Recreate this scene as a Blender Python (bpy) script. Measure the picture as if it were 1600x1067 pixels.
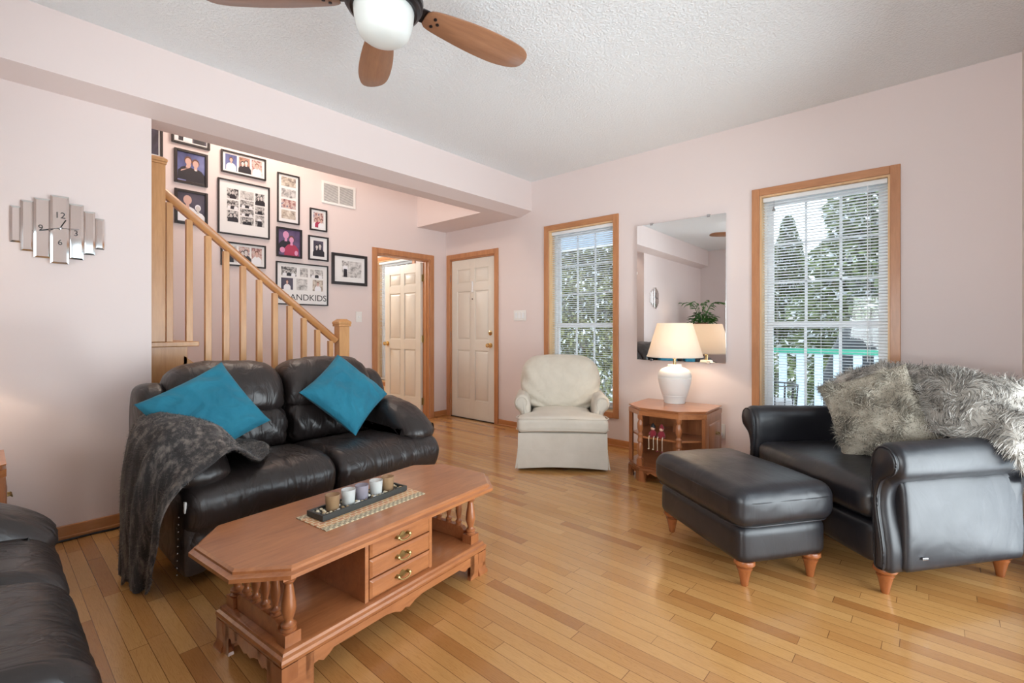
import bpy, bmesh, math, random
import numpy as np
from mathutils import Vector, Matrix, noise

for o in list(bpy.data.objects):
    bpy.data.objects.remove(o, do_unlink=True)
SC = bpy.context.scene
COL = SC.collection
PI = math.pi
random.seed(7)
NR = np.random.RandomState(11)

# ------------------------------------------------------------------ camera
cam_d = bpy.data.cameras.new('camera')
cam_d.sensor_width = 36.0
cam_d.lens = 742 / 1600 * 36
cam_d.shift_y = -0.01244
cam_d.clip_start = 0.02
cam = bpy.data.objects.new('camera', cam_d)
cam.location = (0, 0, 1.13)
cam.rotation_euler = (PI / 2, 0, math.radians(41.8))
COL.objects.link(cam)
SC.camera = cam

# ------------------------------------------------------------------ view and world
SC.view_settings.view_transform = 'Standard'
SC.view_settings.look = 'None'
SC.view_settings.gamma = 1
SC.view_settings.use_curve_mapping = False
SC.view_settings.exposure = -0.10
world = bpy.data.worlds.new('world')
SC.world = world
world.use_nodes = True
bg = world.node_tree.nodes['Background']
bg.inputs[0].default_value = (0.80, 0.90, 1.0, 1)
bg.inputs[1].default_value = 4.2


def area(name, loc, rot, sx, sy, power, color):
    l = bpy.data.lights.new(name, 'AREA')
    l.shape = 'RECTANGLE'
    l.size = sx
    l.size_y = sy
    l.energy = power
    l.color = color
    o = bpy.data.objects.new(name, l)
    o.location = loc
    o.rotation_euler = rot
    COL.objects.link(o)
    return o


def point(name, loc, power, color, r=0.05):
    l = bpy.data.lights.new(name, 'POINT')
    l.energy = power
    l.color = color
    l.shadow_soft_size = r
    o = bpy.data.objects.new(name, l)
    o.location = loc
    COL.objects.link(o)
    return o


# daylight at the unseen patio doors, and fill light at an added back window
# (both lean upwards as added fill for the ceiling)
area('patio_daylight_fill', (1.25, 1.95, 0.70), (0, math.radians(122), 0), 1.8, 2.6, 98, (0.93, 0.97, 1.0))
area('back_wall_fill', (-0.45, -2.55, 1.1), (math.radians(122), 0, 0), 1.5, 1.5, 190, (0.96, 0.98, 1.0))
point('stairwell_lamp', (-4.25, 1.7, 3.25), 34, (1.0, 0.86, 0.74), 0.15)
point('side_room_fill', (-6.3, 3.0, 2.2), 46, (1.0, 0.96, 0.91), 0.15)  # added fill for the side room, no fixture there

# ------------------------------------------------------------------ materials


def srgb(r, g, b):
    def f(c):
        c = c / 255.0
        return c / 12.92 if c <= 0.04045 else ((c + 0.055) / 1.055) ** 2.4
    return (f(r), f(g), f(b), 1.0)


class NT:
    def __init__(self, name):
        self.m = bpy.data.materials.new(name)
        self.m.use_nodes = True
        self.t = self.m.node_tree
        self.b = self.t.nodes['Principled BSDF']
        self.out = self.t.nodes['Material Output']

    def n(self, typ, **kw):
        nd = self.t.nodes.new(typ)
        for k, v in kw.items():
            setattr(nd, k, v)
        return nd

    def l(self, a, b):
        self.t.links.new(a, b)

    def val(self, sock, v):
        if hasattr(v, 'is_output'):
            self.l(v, sock)
        else:
            sock.default_value = v

    def math(self, op, a, b=0.0, c=None):
        nd = self.n('ShaderNodeMath', operation=op)
        self.val(nd.inputs[0], a)
        self.val(nd.inputs[1], b)
        if c is not None:
            self.val(nd.inputs[2], c)
        return nd.outputs[0]

    def coords(self, scale=(1, 1, 1), kind='Object', rot=(0, 0, 0)):
        tc = self.n('ShaderNodeTexCoord')
        mp = self.n('ShaderNodeMapping')
        mp.inputs['Scale'].default_value = scale
        mp.inputs['Rotation'].default_value = rot
        self.l(tc.outputs[kind], mp.inputs[0])
        return mp.outputs[0]

    def noise(self, vec, scale, detail=4, rough=0.5, dist=0.0):
        nd = self.n('ShaderNodeTexNoise')
        self.l(vec, nd.inputs['Vector'])
        nd.inputs['Scale'].default_value = scale
        nd.inputs['Detail'].default_value = detail
        nd.inputs['Roughness'].default_value = rough
        nd.inputs['Distortion'].default_value = dist
        return nd.outputs[0]

    def ramp(self, fac, stops):
        nd = self.n('ShaderNodeValToRGB')
        while len(nd.color_ramp.elements) < len(stops):
            nd.color_ramp.elements.new(0.5)
        for e, (p, c) in zip(nd.color_ramp.elements, stops):
            e.position = p
            e.color = c
        self.l(fac, nd.inputs[0])
        return nd.outputs[0]

    def mix(self, fac, a, b, blend='MIX'):
        nd = self.n('ShaderNodeMix', data_type='RGBA', blend_type=blend)
        self.val(nd.inputs[0], fac)
        self.val(nd.inputs[6], a)
        self.val(nd.inputs[7], b)
        return nd.outputs[2]

    def bump(self, h, strength=0.3, dist=0.01, normal=None):
        nd = self.n('ShaderNodeBump')
        nd.inputs['Strength'].default_value = strength
        nd.inputs['Distance'].default_value = dist
        self.l(h, nd.inputs['Height'])
        if normal is not None:
            self.l(normal, nd.inputs['Normal'])
        self.l(nd.outputs[0], self.b.inputs['Normal'])
        return nd.outputs[0]

    def set(self, **kw):
        for k, v in kw.items():
            self.val(self.b.inputs[k.replace('_', ' ')], v)
        return self


def plain(name, col, rough=0.5, metal=0.0, bump=None, coat=0.0, var=0.0, emit=None, estr=0.0, trans=0.0):
    t = NT(name)
    t.set(Roughness=rough, Metallic=metal)
    t.b.inputs['Coat Weight'].default_value = coat
    t.b.inputs['Coat Roughness'].default_value = 0.15
    t.b.inputs['Transmission Weight'].default_value = trans
    v = t.coords()
    if var > 0:
        nz = t.noise(v, 6, 5)
        d = tuple(c * (1 - var) for c in col[:3]) + (1,)
        e = tuple(min(1, c * (1 + var)) for c in col[:3]) + (1,)
        t.l(t.ramp(nz, [(0.3, d), (0.7, e)]), t.b.inputs['Base Color'])
    else:
        t.b.inputs['Base Color'].default_value = col
    if bump:
        t.bump(t.noise(v, bump[0], 4), bump[1], bump[2])
    if emit:
        t.b.inputs['Emission Color'].default_value = emit
        t.b.inputs['Emission Strength'].default_value = estr
    return t.m


def wood(name, dark, light, scale=(1, 8, 8), rough=0.35, coat=0.3, knots=False, rot=(0, 0, 0)):
    t = NT(name)
    v = t.coords(scale, rot=rot)
    n1 = t.noise(v, 3.0, 6, 0.6, 0.6)
    n2 = t.noise(v, 14.0, 5, 0.6, 0.2)
    f = t.math('ADD', t.math('MULTIPLY', n1, 0.7), t.math('MULTIPLY', n2, 0.3))
    c = t.ramp(f, [(0.32, dark), (0.68, light)])
    if knots:
        vo = t.n('ShaderNodeTexVoronoi')
        t.l(t.coords((1, 1, 1)), vo.inputs['Vector'])
        vo.inputs['Scale'].default_value = 3.2
        k = t.ramp(vo.outputs['Distance'], [(0.03, (1, 1, 1, 1)), (0.07, (0, 0, 0, 1))])
        c = t.mix(k, c, tuple(x * 0.25 for x in dark[:3]) + (1,))
    t.l(c, t.b.inputs['Base Color'])
    t.set(Roughness=rough)
    t.b.inputs['Coat Weight'].default_value = coat
    t.b.inputs['Coat Roughness'].default_value = 0.2
    t.bump(n2, 0.06, 0.002)
    return t.m


def leather(name, col, col2, rough=0.36, wr=0.5, wscale=7.0):
    t = NT(name)
    v = t.coords()
    vs = t.coords((1.0, 2.2, 0.7), rot=(0.3, 0.2, 0.5))
    n1 = t.noise(v, 3.0, 4, 0.5)
    t.l(t.ramp(n1, [(0.35, col), (0.7, col2)]), t.b.inputs['Base Color'])
    r = t.math('MULTIPLY_ADD', t.noise(v, 9, 4), 0.2, rough - 0.10)
    t.l(r, t.b.inputs['Roughness'])
    a = t.noise(vs, wscale, 3, 0.45, 1.2)
    rid = t.math('ABSOLUTE', t.math('SUBTRACT', a, 0.5))
    rid = t.ramp(rid, [(0.0, (0, 0, 0, 1)), (0.10, (1, 1, 1, 1))])
    b1 = t.bump(rid, wr * 0.5, 0.008)
    b2 = t.n('ShaderNodeBump')
    b2.inputs['Strength'].default_value = 0.12
    b2.inputs['Distance'].default_value = 0.001
    t.l(t.noise(v, 260, 3), b2.inputs['Height'])
    t.l(b1, b2.inputs['Normal'])
    t.l(b2.outputs[0], t.b.inputs['Normal'])
    t.b.inputs['Specular IOR Level'].default_value = 0.6
    return t.m


def fabric(name, col, col2, scale=400, rough=0.9, sheen=0.3, big=0.0):
    t = NT(name)
    v = t.coords()
    n1 = t.noise(v, 5.0, 4, 0.6)
    t.l(t.ramp(n1, [(0.3, col), (0.7, col2)]), t.b.inputs['Base Color'])
    t.set(Roughness=rough)
    t.b.inputs['Sheen Weight'].default_value = sheen
    nb = None
    if big > 0:
        nb = t.bump(t.noise(t.coords((1, 1, 1)), 7, 3, 0.5, 1.0), big, 0.02)
    t.bump(t.noise(v, scale, 2), 0.25, 0.001, nb)
    return t.m


M = {}
PINK = srgb(229, 214, 210)


def wallpaint(name, col):
    t = NT(name)
    v = t.coords(kind='Object')
    nz = t.noise(v, 1.3, 3)
    d = tuple(c * 0.985 for c in col[:3]) + (1,)
    t.l(t.ramp(nz, [(0.35, d), (0.65, col)]), t.b.inputs['Base Color'])
    t.set(Roughness=0.6)
    t.bump(t.noise(v, 90, 3), 0.06, 0.002)
    return t.m


M['wall'] = wallpaint('pink wall paint', PINK)
M['wall_warm'] = wallpaint('cream wall paint', srgb(236, 212, 176))


def popcorn():
    t = NT('textured white ceiling')
    t.b.inputs['Base Color'].default_value = srgb(240, 242, 243)
    t.set(Roughness=0.9)
    v = t.coords()
    a = t.noise(v, 75, 3, 0.6)
    r = t.ramp(a, [(0.42, (0, 0, 0, 1)), (0.62, (1, 1, 1, 1))])
    t.bump(r, 0.55, 0.006)
    return t.m


M['ceiling'] = popcorn()


def floor_mat():
    t = NT('oak strip floor')
    tc = t.n('ShaderNodeTexCoord')
    sep = t.n('ShaderNodeSeparateXYZ')
    t.l(tc.outputs['Object'], sep.inputs[0])
    x, y = sep.outputs[0], sep.outputs[1]
    rowf = t.math('DIVIDE', y, 0.0572)
    row = t.math('FLOOR', rowf)
    fr = t.math('FRACT', rowf)
    wn = t.n('ShaderNodeTexWhiteNoise', noise_dimensions='1D')
    t.l(row, wn.inputs['W'])
    xo = t.math('ADD', t.math('DIVIDE', x, 0.62), t.math('MULTIPLY', wn.outputs['Value'], 37.0))
    # lengths vary along the row
    xo2 = t.math('ADD', xo, t.math('MULTIPLY', t.math('SINE', t.math('MULTIPLY', xo, 2.1)), 0.22))
    col = t.math('FLOOR', xo2)
    fc = t.math('FRACT', xo2)
    cv = t.n('ShaderNodeCombineXYZ')
    t.l(row, cv.inputs[0])
    t.l(col, cv.inputs[1])
    w2 = t.n('ShaderNodeTexWhiteNoise', noise_dimensions='3D')
    t.l(cv.outputs[0], w2.inputs['Vector'])
    base = t.ramp(w2.outputs['Value'], [(0.0, srgb(172, 116, 64)), (0.12, srgb(188, 134, 78)), (0.6, srgb(199, 147, 88)),
                                         (1.0, srgb(208, 158, 98))])
    # grain
    gv = t.n('ShaderNodeCombineXYZ')
    t.l(t.math('ADD', t.math('MULTIPLY', x, 2.2), t.math('MULTIPLY', w2.outputs['Value'], 40.0)), gv.inputs[0])
    t.l(t.math('ADD', t.math('MULTIPLY', y, 34.0), t.math('MULTIPLY', w2.outputs['Value'], 71.0)), gv.inputs[1])
    g1 = t.noise(gv.outputs[0], 1.3, 4, 0.55, 1.3)
    rings = t.math('FRACT', t.math('MULTIPLY', g1, 9.0))
    rg = t.ramp(rings, [(0.0, (0.72, 0.66, 0.6, 1)), (0.22, (1, 1, 1, 1)), (0.85, (1, 1, 1, 1)), (1.0, (0.8, 0.75, 0.7, 1))])
    gv2 = t.n('ShaderNodeCombineXYZ')
    t.l(t.math('MULTIPLY', x, 12.0), gv2.inputs[0])
    t.l(t.math('MULTIPLY', y, 420.0), gv2.inputs[1])
    g2 = t.noise(gv2.outputs[0], 1.0, 3, 0.6)
    gr = t.ramp(g2, [(0.3, (0.86, 0.83, 0.8, 1)), (0.6, (1, 1, 1, 1))])
    c = t.mix(0.55, base, rg, 'MULTIPLY')
    c = t.mix(0.6, c, gr, 'MULTIPLY')
    # seams
    e1 = t.math('LESS_THAN', fr, 0.035)
    e2 = t.math('LESS_THAN', fc, 0.0035)
    e = t.math('MAXIMUM', e1, e2)
    c = t.mix(t.math('MULTIPLY', e, 0.75), c, srgb(86, 48, 24))
    t.l(c, t.b.inputs['Base Color'])
    t.l(t.math('MULTIPLY_ADD', g2, 0.10, 0.18), t.b.inputs['Roughness'])
    t.b.inputs['Coat Weight'].default_value = 0.5
    t.b.inputs['Coat Roughness'].default_value = 0.13
    hh = t.math('ADD', t.math('MULTIPLY', t.math('SUBTRACT', 1.0, e), 1.0), t.math('MULTIPLY', t.noise(t.coords((3, 12, 1)), 3, 2), 0.35))
    t.bump(hh, 0.22, 0.002)
    return t.m


M['floor'] = floor_mat()
M['trimwood'] = wood('cedar trim', srgb(172, 112, 70), srgb(202, 142, 96), (7, 7, 0.8), 0.45, 0.2, knots=False)
M['trimwood_h'] = wood('cedar trim across', srgb(172, 112, 70), srgb(202, 142, 96), (0.8, 7, 7), 0.45, 0.2)
M['jamb'] = wood('light pine jamb', srgb(222, 178, 128), srgb(240, 206, 160), (7, 7, 0.8), 0.5, 0.1)
M['basewood'] = wood('oak baseboard', srgb(168, 108, 60), srgb(196, 134, 82), (0.8, 0.8, 8), 0.4, 0.3)
M['stairwood'] = wood('honey oak stair rail', srgb(190, 134, 80), srgb(216, 162, 106), (7, 7, 0.8), 0.4, 0.3)
M['railwood'] = wood('honey oak handrail', srgb(180, 120, 68), srgb(204, 146, 90), (6, 1.0, 1.0), 0.35, 0.35)
M['maple'] = wood('reddish maple', srgb(154, 92, 54), srgb(190, 124, 78), (1.2, 7, 7), 0.28, 0.5)
M['maple_end'] = wood('reddish maple side', srgb(146, 86, 50), srgb(180, 114, 70), (5, 5, 1.0), 0.3, 0.4)
M['bladewood'] = wood('walnut fan blade', srgb(132, 90, 66), srgb(160, 114, 84), (1.0, 9, 9), 0.35, 0.3)
M['chairleg'] = wood('turned cherry foot', srgb(134, 74, 38), srgb(170, 100, 56), (6, 6, 1.5), 0.2, 0.6)
M['leather'] = leather('black brown leather', srgb(38, 32, 31), srgb(50, 42, 40), 0.37, 0.42, 6.0)
M['leather_smooth'] = leather('smooth navy black leather', srgb(28, 27, 31), srgb(37, 36, 40), 0.38, 0.12, 4.0)
M['black'] = plain('black satin', srgb(24, 23, 24), 0.4, var=0.1)
M['frame_black'] = plain('black frame lacquer', srgb(30, 26, 28), 0.3, var=0.1, coat=0.3)
M['bronze'] = plain('dark bronze metal', srgb(58, 54, 56), 0.35, 0.8, var=0.1)
M['brass'] = plain('polished brass', srgb(216, 190, 140), 0.22, 1.0, var=0.1)
M['antique'] = plain('antique brass', srgb(168, 146, 100), 0.3, 1.0, bump=(60, 0.2, 0.002))
M['chrome'] = plain('brushed steel', srgb(190, 190, 192), 0.25, 1.0, var=0.05)
M['white'] = plain('white vinyl', srgb(238, 240, 242), 0.4, var=0.02)
M['white_matt'] = plain('white paint', srgb(236, 234, 230), 0.5, var=0.02)
M['door'] = plain('ivory door paint', srgb(226, 219, 208), 0.38, var=0.015)
M['slat'] = plain('white blind slat', srgb(244, 245, 246), 0.45, var=0.01)
M['teal'] = fabric('teal cushion cover', srgb(20, 104, 128), srgb(32, 122, 146), 500, 0.85, 0.08, 0.8)
M['cream'] = fabric('cream upholstery', srgb(204, 195, 181), srgb(216, 207, 194), 600, 0.85, 0.1, 0.12)
M['cream_pillow'] = fabric('cream pillow back', srgb(202, 192, 176), srgb(216, 206, 190), 600, 0.85, 0.1, 0.5)
M['mat'] = plain('white mat board', srgb(232, 231, 230), 0.8, var=0.01)
M['ceramic'] = plain('white ribbed ceramic', srgb(232, 229, 224), 0.45, var=0.02, bump=(40, 0.08, 0.002))
M['mirror'] = plain('silvered mirror', (0.93, 0.94, 0.94, 1), 0.01, 1.0)
M['mirror_strip'] = plain('clock mirror strip', (0.86, 0.86, 0.85, 1), 0.06, 1.0)
M['bevel'] = plain('clock glass bevel', (0.95, 0.95, 0.95, 1), 0.12, 0.9)
M['tray'] = plain('dark slate tray', srgb(52, 54, 52), 0.45, var=0.15)
M['frost'] = plain('frosted glass shade', srgb(218, 221, 217), 0.35, var=0.0, coat=0.4)
M['snow'] = plain('snow', (0.90, 0.93, 0.97, 1), 0.8, bump=(3, 0.5, 0.05))
M['green'] = plain('green painted rail', srgb(58, 150, 122), 0.5, var=0.1)
M['deckwhite'] = plain('pale blue white picket', srgb(196, 216, 226), 0.5, var=0.05)
M['soffit_skytint'] = plain('porch ceiling with sky tint', srgb(140, 196, 236), 0.6, var=0.05)  # blue of the reflected sky is put into the soffit colour
M['bark'] = plain('grey brown bark', srgb(92, 78, 66), 0.9, bump=(12, 0.6, 0.02), var=0.2)
M['needle'] = plain('conifer needles', srgb(92, 104, 62), 0.8, var=0.45)
M['needle_b'] = plain('olive conifer needles', srgb(126, 128, 84), 0.8, var=0.4)
M['needle_snow'] = plain('snow on needles', (0.85, 0.88, 0.92, 1), 0.8)
M['twig'] = plain('bare winter twigs', srgb(150, 140, 122), 0.9, var=0.35)
M['tarp'] = plain('black grill cover', srgb(40, 42, 44), 0.6, var=0.2, bump=(5, 0.5, 0.03))
M['leaf'] = plain('glossy green leaf', srgb(58, 112, 40), 0.4, var=0.4)
M['terracotta'] = plain('brown plant pot', srgb(120, 78, 56), 0.7, var=0.1)
M['red'] = fabric('burgundy felt', srgb(120, 22, 36), srgb(150, 34, 46), 300)
M['skin'] = plain('doll face', srgb(226, 180, 156), 0.6, var=0.05)
M['beadcord'] = plain('pale doll leg', srgb(226, 208, 180), 0.6, var=0.05)
M['concrete'] = plain('deck boards', srgb(170, 165, 158), 0.8, var=0.1)
M['greydark'] = plain('dark grey grille', srgb(150, 150, 150), 0.6, var=0.05)


def glass_mat():
    t = NT('window glass')
    t.t.nodes.remove(t.b)
    tr = t.n('ShaderNodeBsdfTransparent')
    tr.inputs[0].default_value = (0.97, 0.985, 0.98, 1)
    gl = t.n('ShaderNodeBsdfGlossy')
    gl.inputs['Roughness'].default_value = 0.02
    fr = t.n('ShaderNodeFresnel')
    fr.inputs[0].default_value = 1.3
    mx = t.n('ShaderNodeMixShader')
    t.l(fr.outputs[0], mx.inputs[0])
    t.l(tr.outputs[0], mx.inputs[1])
    t.l(gl.outputs[0], mx.inputs[2])
    t.l(mx.outputs[0], t.out.inputs[0])
    return t.m


M['glass'] = glass_mat()


def shade_mat():
    t = NT('lamp shade linen')
    t.t.nodes.remove(t.b)
    tl = t.n('ShaderNodeBsdfTranslucent')
    tl.inputs[0].default_value = srgb(255, 246, 232)
    df = t.n('ShaderNodeBsdfDiffuse')
    df.inputs[0].default_value = srgb(238, 226, 212)
    mx = t.n('ShaderNodeMixShader')
    mx.inputs[0].default_value = 0.22
    t.l(tl.outputs[0], mx.inputs[2])
    t.l(df.outputs[0], mx.inputs[1])
    bp = t.n('ShaderNodeBump')
    bp.inputs['Strength'].default_value = 0.15
    bp.inputs['Distance'].default_value = 0.001
    t.l(t.noise(t.coords((1, 1, 30)), 60, 2), bp.inputs['Height'])
    t.l(bp.outputs[0], df.inputs['Normal'])
    t.l(mx.outputs[0], t.out.inputs[0])
    return t.m


M['shade'] = shade_mat()


def candle_glass(name, col, a):
    t = NT(name)
    t.set(Roughness=0.4, Base_Color=col)
    t.b.inputs['Alpha'].default_value = a
    t.bump(t.noise(t.coords(), 40, 2), 0.1, 0.002)
    return t.m


M['votive_brown'] = candle_glass('amber brown votive glass', srgb(170, 138, 104), 0.55)
M['votive_clear'] = candle_glass('frosted clear votive glass', srgb(222, 224, 222), 0.5)
M['votive_grey'] = candle_glass('smoky violet votive glass', srgb(164, 158, 170), 0.6)
M['wax_tan'] = plain('tan candle wax', srgb(222, 186, 128), 0.5, var=0.05)
M['wax_white'] = plain('white candle wax', srgb(240, 238, 230), 0.5, var=0.03)
M['wax_grey'] = plain('grey candle wax', srgb(196, 190, 196), 0.5, var=0.05)


def fur_mat(name, c1, c2, c3, patch=5.0, stretch=(1, 1, 1)):
    t = NT(name)
    v = t.coords(stretch)
    n1 = t.noise(v, patch, 3, 0.6)
    g = t.n('ShaderNodeNewGeometry')
    f = t.math('ADD', t.math('MULTIPLY', n1, 0.55), t.math('MULTIPLY', g.outputs['Random Per Island'], 0.45))
    t.l(t.ramp(f, [(0.30, c1), (0.5, c2), (0.72, c3)]), t.b.inputs['Base Color'])
    t.set(Roughness=0.75)
    t.b.inputs['Sheen Weight'].default_value = 0.15
    return t.m


M['fur'] = fur_mat('grey brown shaggy fur', srgb(66, 60, 56), srgb(150, 142, 132), srgb(226, 220, 212))
M['fur_b'] = fur_mat('brown shaggy fur', srgb(74, 66, 56), srgb(150, 140, 124), srgb(214, 205, 188))
M['knit'] = fur_mat('charcoal knitted wool', srgb(24, 22, 23), srgb(52, 48, 48), srgb(158, 146, 136), 4.0, (9, 9, 1.1))


def mosaic_mat():
    t = NT('woven bead placemat')
    v = t.coords((1, 1, 1))
    br = t.n('ShaderNodeTexBrick')
    t.l(v, br.inputs['Vector'])
    br.inputs['Scale'].default_value = 1.0
    br.inputs['Brick Width'].default_value = 0.026
    br.inputs['Row Height'].default_value = 0.019
    br.inputs['Mortar Size'].default_value = 0.002
    br.inputs['Color1'].default_value = srgb(226, 172, 120)
    br.inputs['Color2'].default_value = srgb(206, 140, 104)
    br.inputs['Mortar'].default_value = srgb(238, 222, 188)
    sep = t.n('ShaderNodeSeparateXYZ')
    t.l(v, sep.inputs[0])
    ay = t.math('ABSOLUTE', sep.outputs[1])
    ed = t.math('GREATER_THAN', ay, 0.066)
    br2 = t.n('ShaderNodeTexChecker')
    t.l(v, br2.inputs['Vector'])
    br2.inputs['Scale'].default_value = 90
    br2.inputs['Color1'].default_value = srgb(214, 200, 168)
    br2.inputs['Color2'].default_value = srgb(160, 146, 122)
    t.l(t.mix(ed, br.outputs['Color'], br2.outputs['Color']), t.b.inputs['Base Color'])
    t.set(Roughness=0.6)
    t.bump(br.outputs['Fac'], 0.3, 0.001)
    return t.m


M['mosaic'] = mosaic_mat()


def photo_mat(name, cols, scale=9.0, seed=0.0):
    t = NT(name)
    tc = t.n('ShaderNodeTexCoord')
    mp = t.n('ShaderNodeMapping')
    mp.inputs['Location'].default_value = (seed, seed * 1.7, seed * 0.3)
    t.l(tc.outputs['Object'], mp.inputs[0])
    f = t.noise(mp.outputs[0], scale, 3, 0.55, 0.6)
    n = len(cols)
    t.l(t.ramp(f, [(0.3 + 0.4 * i / (n - 1), c) for i, c in enumerate(cols)]), t.b.inputs['Base Color'])
    t.set(Roughness=0.35)
    return t.m


M['ph_blue'] = photo_mat('blue studio backdrop print', [srgb(54, 58, 104), srgb(96, 104, 156), srgb(128, 134, 180)], 5, 1)
M['ph_dark'] = photo_mat('dark portrait print', [srgb(38, 36, 46), srgb(66, 62, 78), srgb(94, 88, 104)], 5, 2)
M['ph_bw'] = photo_mat('grey print', [srgb(30, 30, 32), srgb(96, 94, 94), srgb(208, 206, 204), srgb(60, 58, 58)], 34, 3)
M['ph_bwl'] = photo_mat('pale grey print', [srgb(120, 118, 118), srgb(196, 194, 192), srgb(226, 224, 222)], 30, 4)
M['ph_col'] = photo_mat('colour snapshot print', [srgb(60, 52, 62), srgb(168, 120, 116), srgb(216, 196, 186), srgb(96, 98, 130)], 34, 5)
M['ph_warm'] = photo_mat('brown snapshot print', [srgb(88, 60, 50), srgb(176, 132, 112), srgb(120, 96, 100)], 30, 6)
M['ph_sand'] = photo_mat('beach snapshot print', [srgb(110, 100, 96), srgb(190, 178, 164), srgb(226, 220, 210)], 26, 7)
M['ph_purple'] = photo_mat('violet backdrop print', [srgb(70, 54, 92), srgb(104, 84, 122), srgb(84, 70, 104)], 6, 8)
M['ph_skin'] = plain('printed skin', srgb(206, 168, 156), 0.4)
M['ph_skingrey'] = plain('printed grey skin', srgb(206, 200, 198), 0.4)
M['ph_black'] = plain('printed black', srgb(34, 32, 40), 0.4)
M['ph_hair'] = plain('printed brown hair', srgb(104, 66, 50), 0.4)
M['ph_red'] = plain('printed red dress', srgb(168, 52, 84), 0.4)
M['ph_white'] = plain('printed white', srgb(232, 232, 236), 0.4)
M['ph_pink'] = plain('printed rose', srgb(216, 150, 186), 0.4)
M['ink'] = plain('dark print ink', srgb(48, 46, 48), 0.5)

# ------------------------------------------------------------------ mesh helpers


class MB:
    """collects geometry and links it as ONE mesh object"""

    def __init__(self):
        self.v = []
        self.f = []
        self.mi = []
        self.cur = 0

    def add(self, vs, fs, T=None):
        b = len(self.v)
        if T is not None:
            vs = [tuple(T @ Vector(p)) for p in vs]
        self.v.extend([tuple(p) for p in vs])
        for f in fs:
            self.f.append(tuple(i + b for i in f))
            self.mi.append(self.cur)
        return self

    def box(self, x0, x1, y0, y1, z0, z1, T=None):
        vs = [(x0, y0, z0), (x1, y0, z0), (x1, y1, z0), (x0, y1, z0), (x0, y0, z1), (x1, y0, z1), (x1, y1, z1), (x0, y1, z1)]
        fs = [(0, 3, 2, 1), (4, 5, 6, 7), (0, 1, 5, 4), (1, 2, 6, 5), (2, 3, 7, 6), (3, 0, 4, 7)]
        return self.add(vs, fs, T)

    def loft(self, rings, caps=True, closed=True, T=None):
        n = len(rings[0])
        vs = [p for r in rings for p in r]
        fs = []
        for i in range(len(rings) - 1):
            for j in range(n if closed else n - 1):
                k = (j + 1) % n
                fs.append((i * n + j, i * n + k, (i + 1) * n + k, (i + 1) * n + j))
        if caps:
            fs.append(tuple(reversed(range(n))))
            fs.append(tuple((len(rings) - 1) * n + j for j in range(n)))
        return self.add(vs, fs, T)

    def lathe(self, prof, seg=24, c=(0, 0, 0), T=None, caps=True):
        rings = [[(c[0] + r * math.cos(2 * PI * j / seg), c[1] + r * math.sin(2 * PI * j / seg), c[2] + z) for j in range(seg)] for r, z in prof]
        return self.loft(rings, caps, True, T)

    def cyl(self, r, z0, z1, c=(0, 0), seg=20, T=None):
        return self.lathe([(r, z0), (r, z1)], seg, (c[0], c[1], 0), T)

    def prism(self, poly, z0, z1, T=None):
        return self.loft([[(x, y, z0) for x, y in poly], [(x, y, z1) for x, y in poly]], True, True, T)

    def tube(self, path, r, seg=8, caps=True):
        path = [Vector(p) for p in path]
        rings = []
        up = Vector((0, 0, 1))
        for i, p in enumerate(path):
            a = path[max(i - 1, 0)]
            b = path[min(i + 1, len(path) - 1)]
            d = (b - a).normalized()
            s = d.cross(up)
            if s.length < 0.05:
                s = d.cross(Vector((1, 0, 0)))
            s.normalize()
            t = s.cross(d).normalized()
            rr = r[i] if isinstance(r, (list, tuple)) else r
            rings.append([tuple(p + rr * (math.cos(2 * PI * j / seg) * s + math.sin(2 * PI * j / seg) * t)) for j in range(seg)])
        return self.loft(rings, caps)

    def sphere(self, c, r, seg=14, sc=(1, 1, 1), T=None):
        prof = [(max(1e-4, r * math.sin(PI * i / 10)), -r * math.cos(PI * i / 10)) for i in range(11)]
        rings = [[(c[0] + sc[0] * q * math.cos(2 * PI * j / seg), c[1] + sc[1] * q * math.sin(2 * PI * j / seg), c[2] + sc[2] * z) for j in range(seg)] for q, z in prof]
        return self.loft(rings, True, True, T)

    def build(self, name, mat, parent=None, smooth=True, bevel=0.0, angle=35, seg=2, sub=0):
        me = bpy.data.meshes.new(name)
        me.from_pydata(self.v, [], self.f)
        mats = mat if isinstance(mat, (list, tuple)) else [mat]
        for m in mats:
            me.materials.append(M[m] if isinstance(m, str) else m)
        if len(mats) > 1:
            me.polygons.foreach_set('material_index', self.mi)
        bm = bmesh.new()
        bm.from_mesh(me)
        bmesh.ops.recalc_face_normals(bm, faces=bm.faces)
        bm.to_mesh(me)
        bm.free()
        if smooth:
            me.polygons.foreach_set('use_smooth', [True] * len(me.polygons))
            me.set_sharp_from_angle(angle=math.radians(angle))
        o = bpy.data.objects.new(name, me)
        COL.objects.link(o)
        if parent is not None:
            o.parent = parent
        if bevel > 0:
            md = o.modifiers.new('bevel', 'BEVEL')
            md.width = bevel
            md.segments = seg
            md.limit_method = 'ANGLE'
            md.angle_limit = math.radians(40)
            md.harden_normals = True
        if sub:
            md = o.modifiers.new('sub', 'SUBSURF')
            md.levels = sub
            md.render_levels = sub
        return o


def tag(o, label, cat, group=None):
    o['label'] = label
    o['category'] = cat
    if group:
        o['group'] = group
    return o


def thing(name, label, cat, loc=(0, 0, 0), rz=0.0, group=None):
    o = bpy.data.objects.new(name, None)
    o.empty_display_size = 0.1
    COL.objects.link(o)
    o.location = loc
    o.rotation_euler = (0, 0, rz)
    return tag(o, label, cat, group)


def struct(o):
    o['kind'] = 'structure'
    return o


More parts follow.
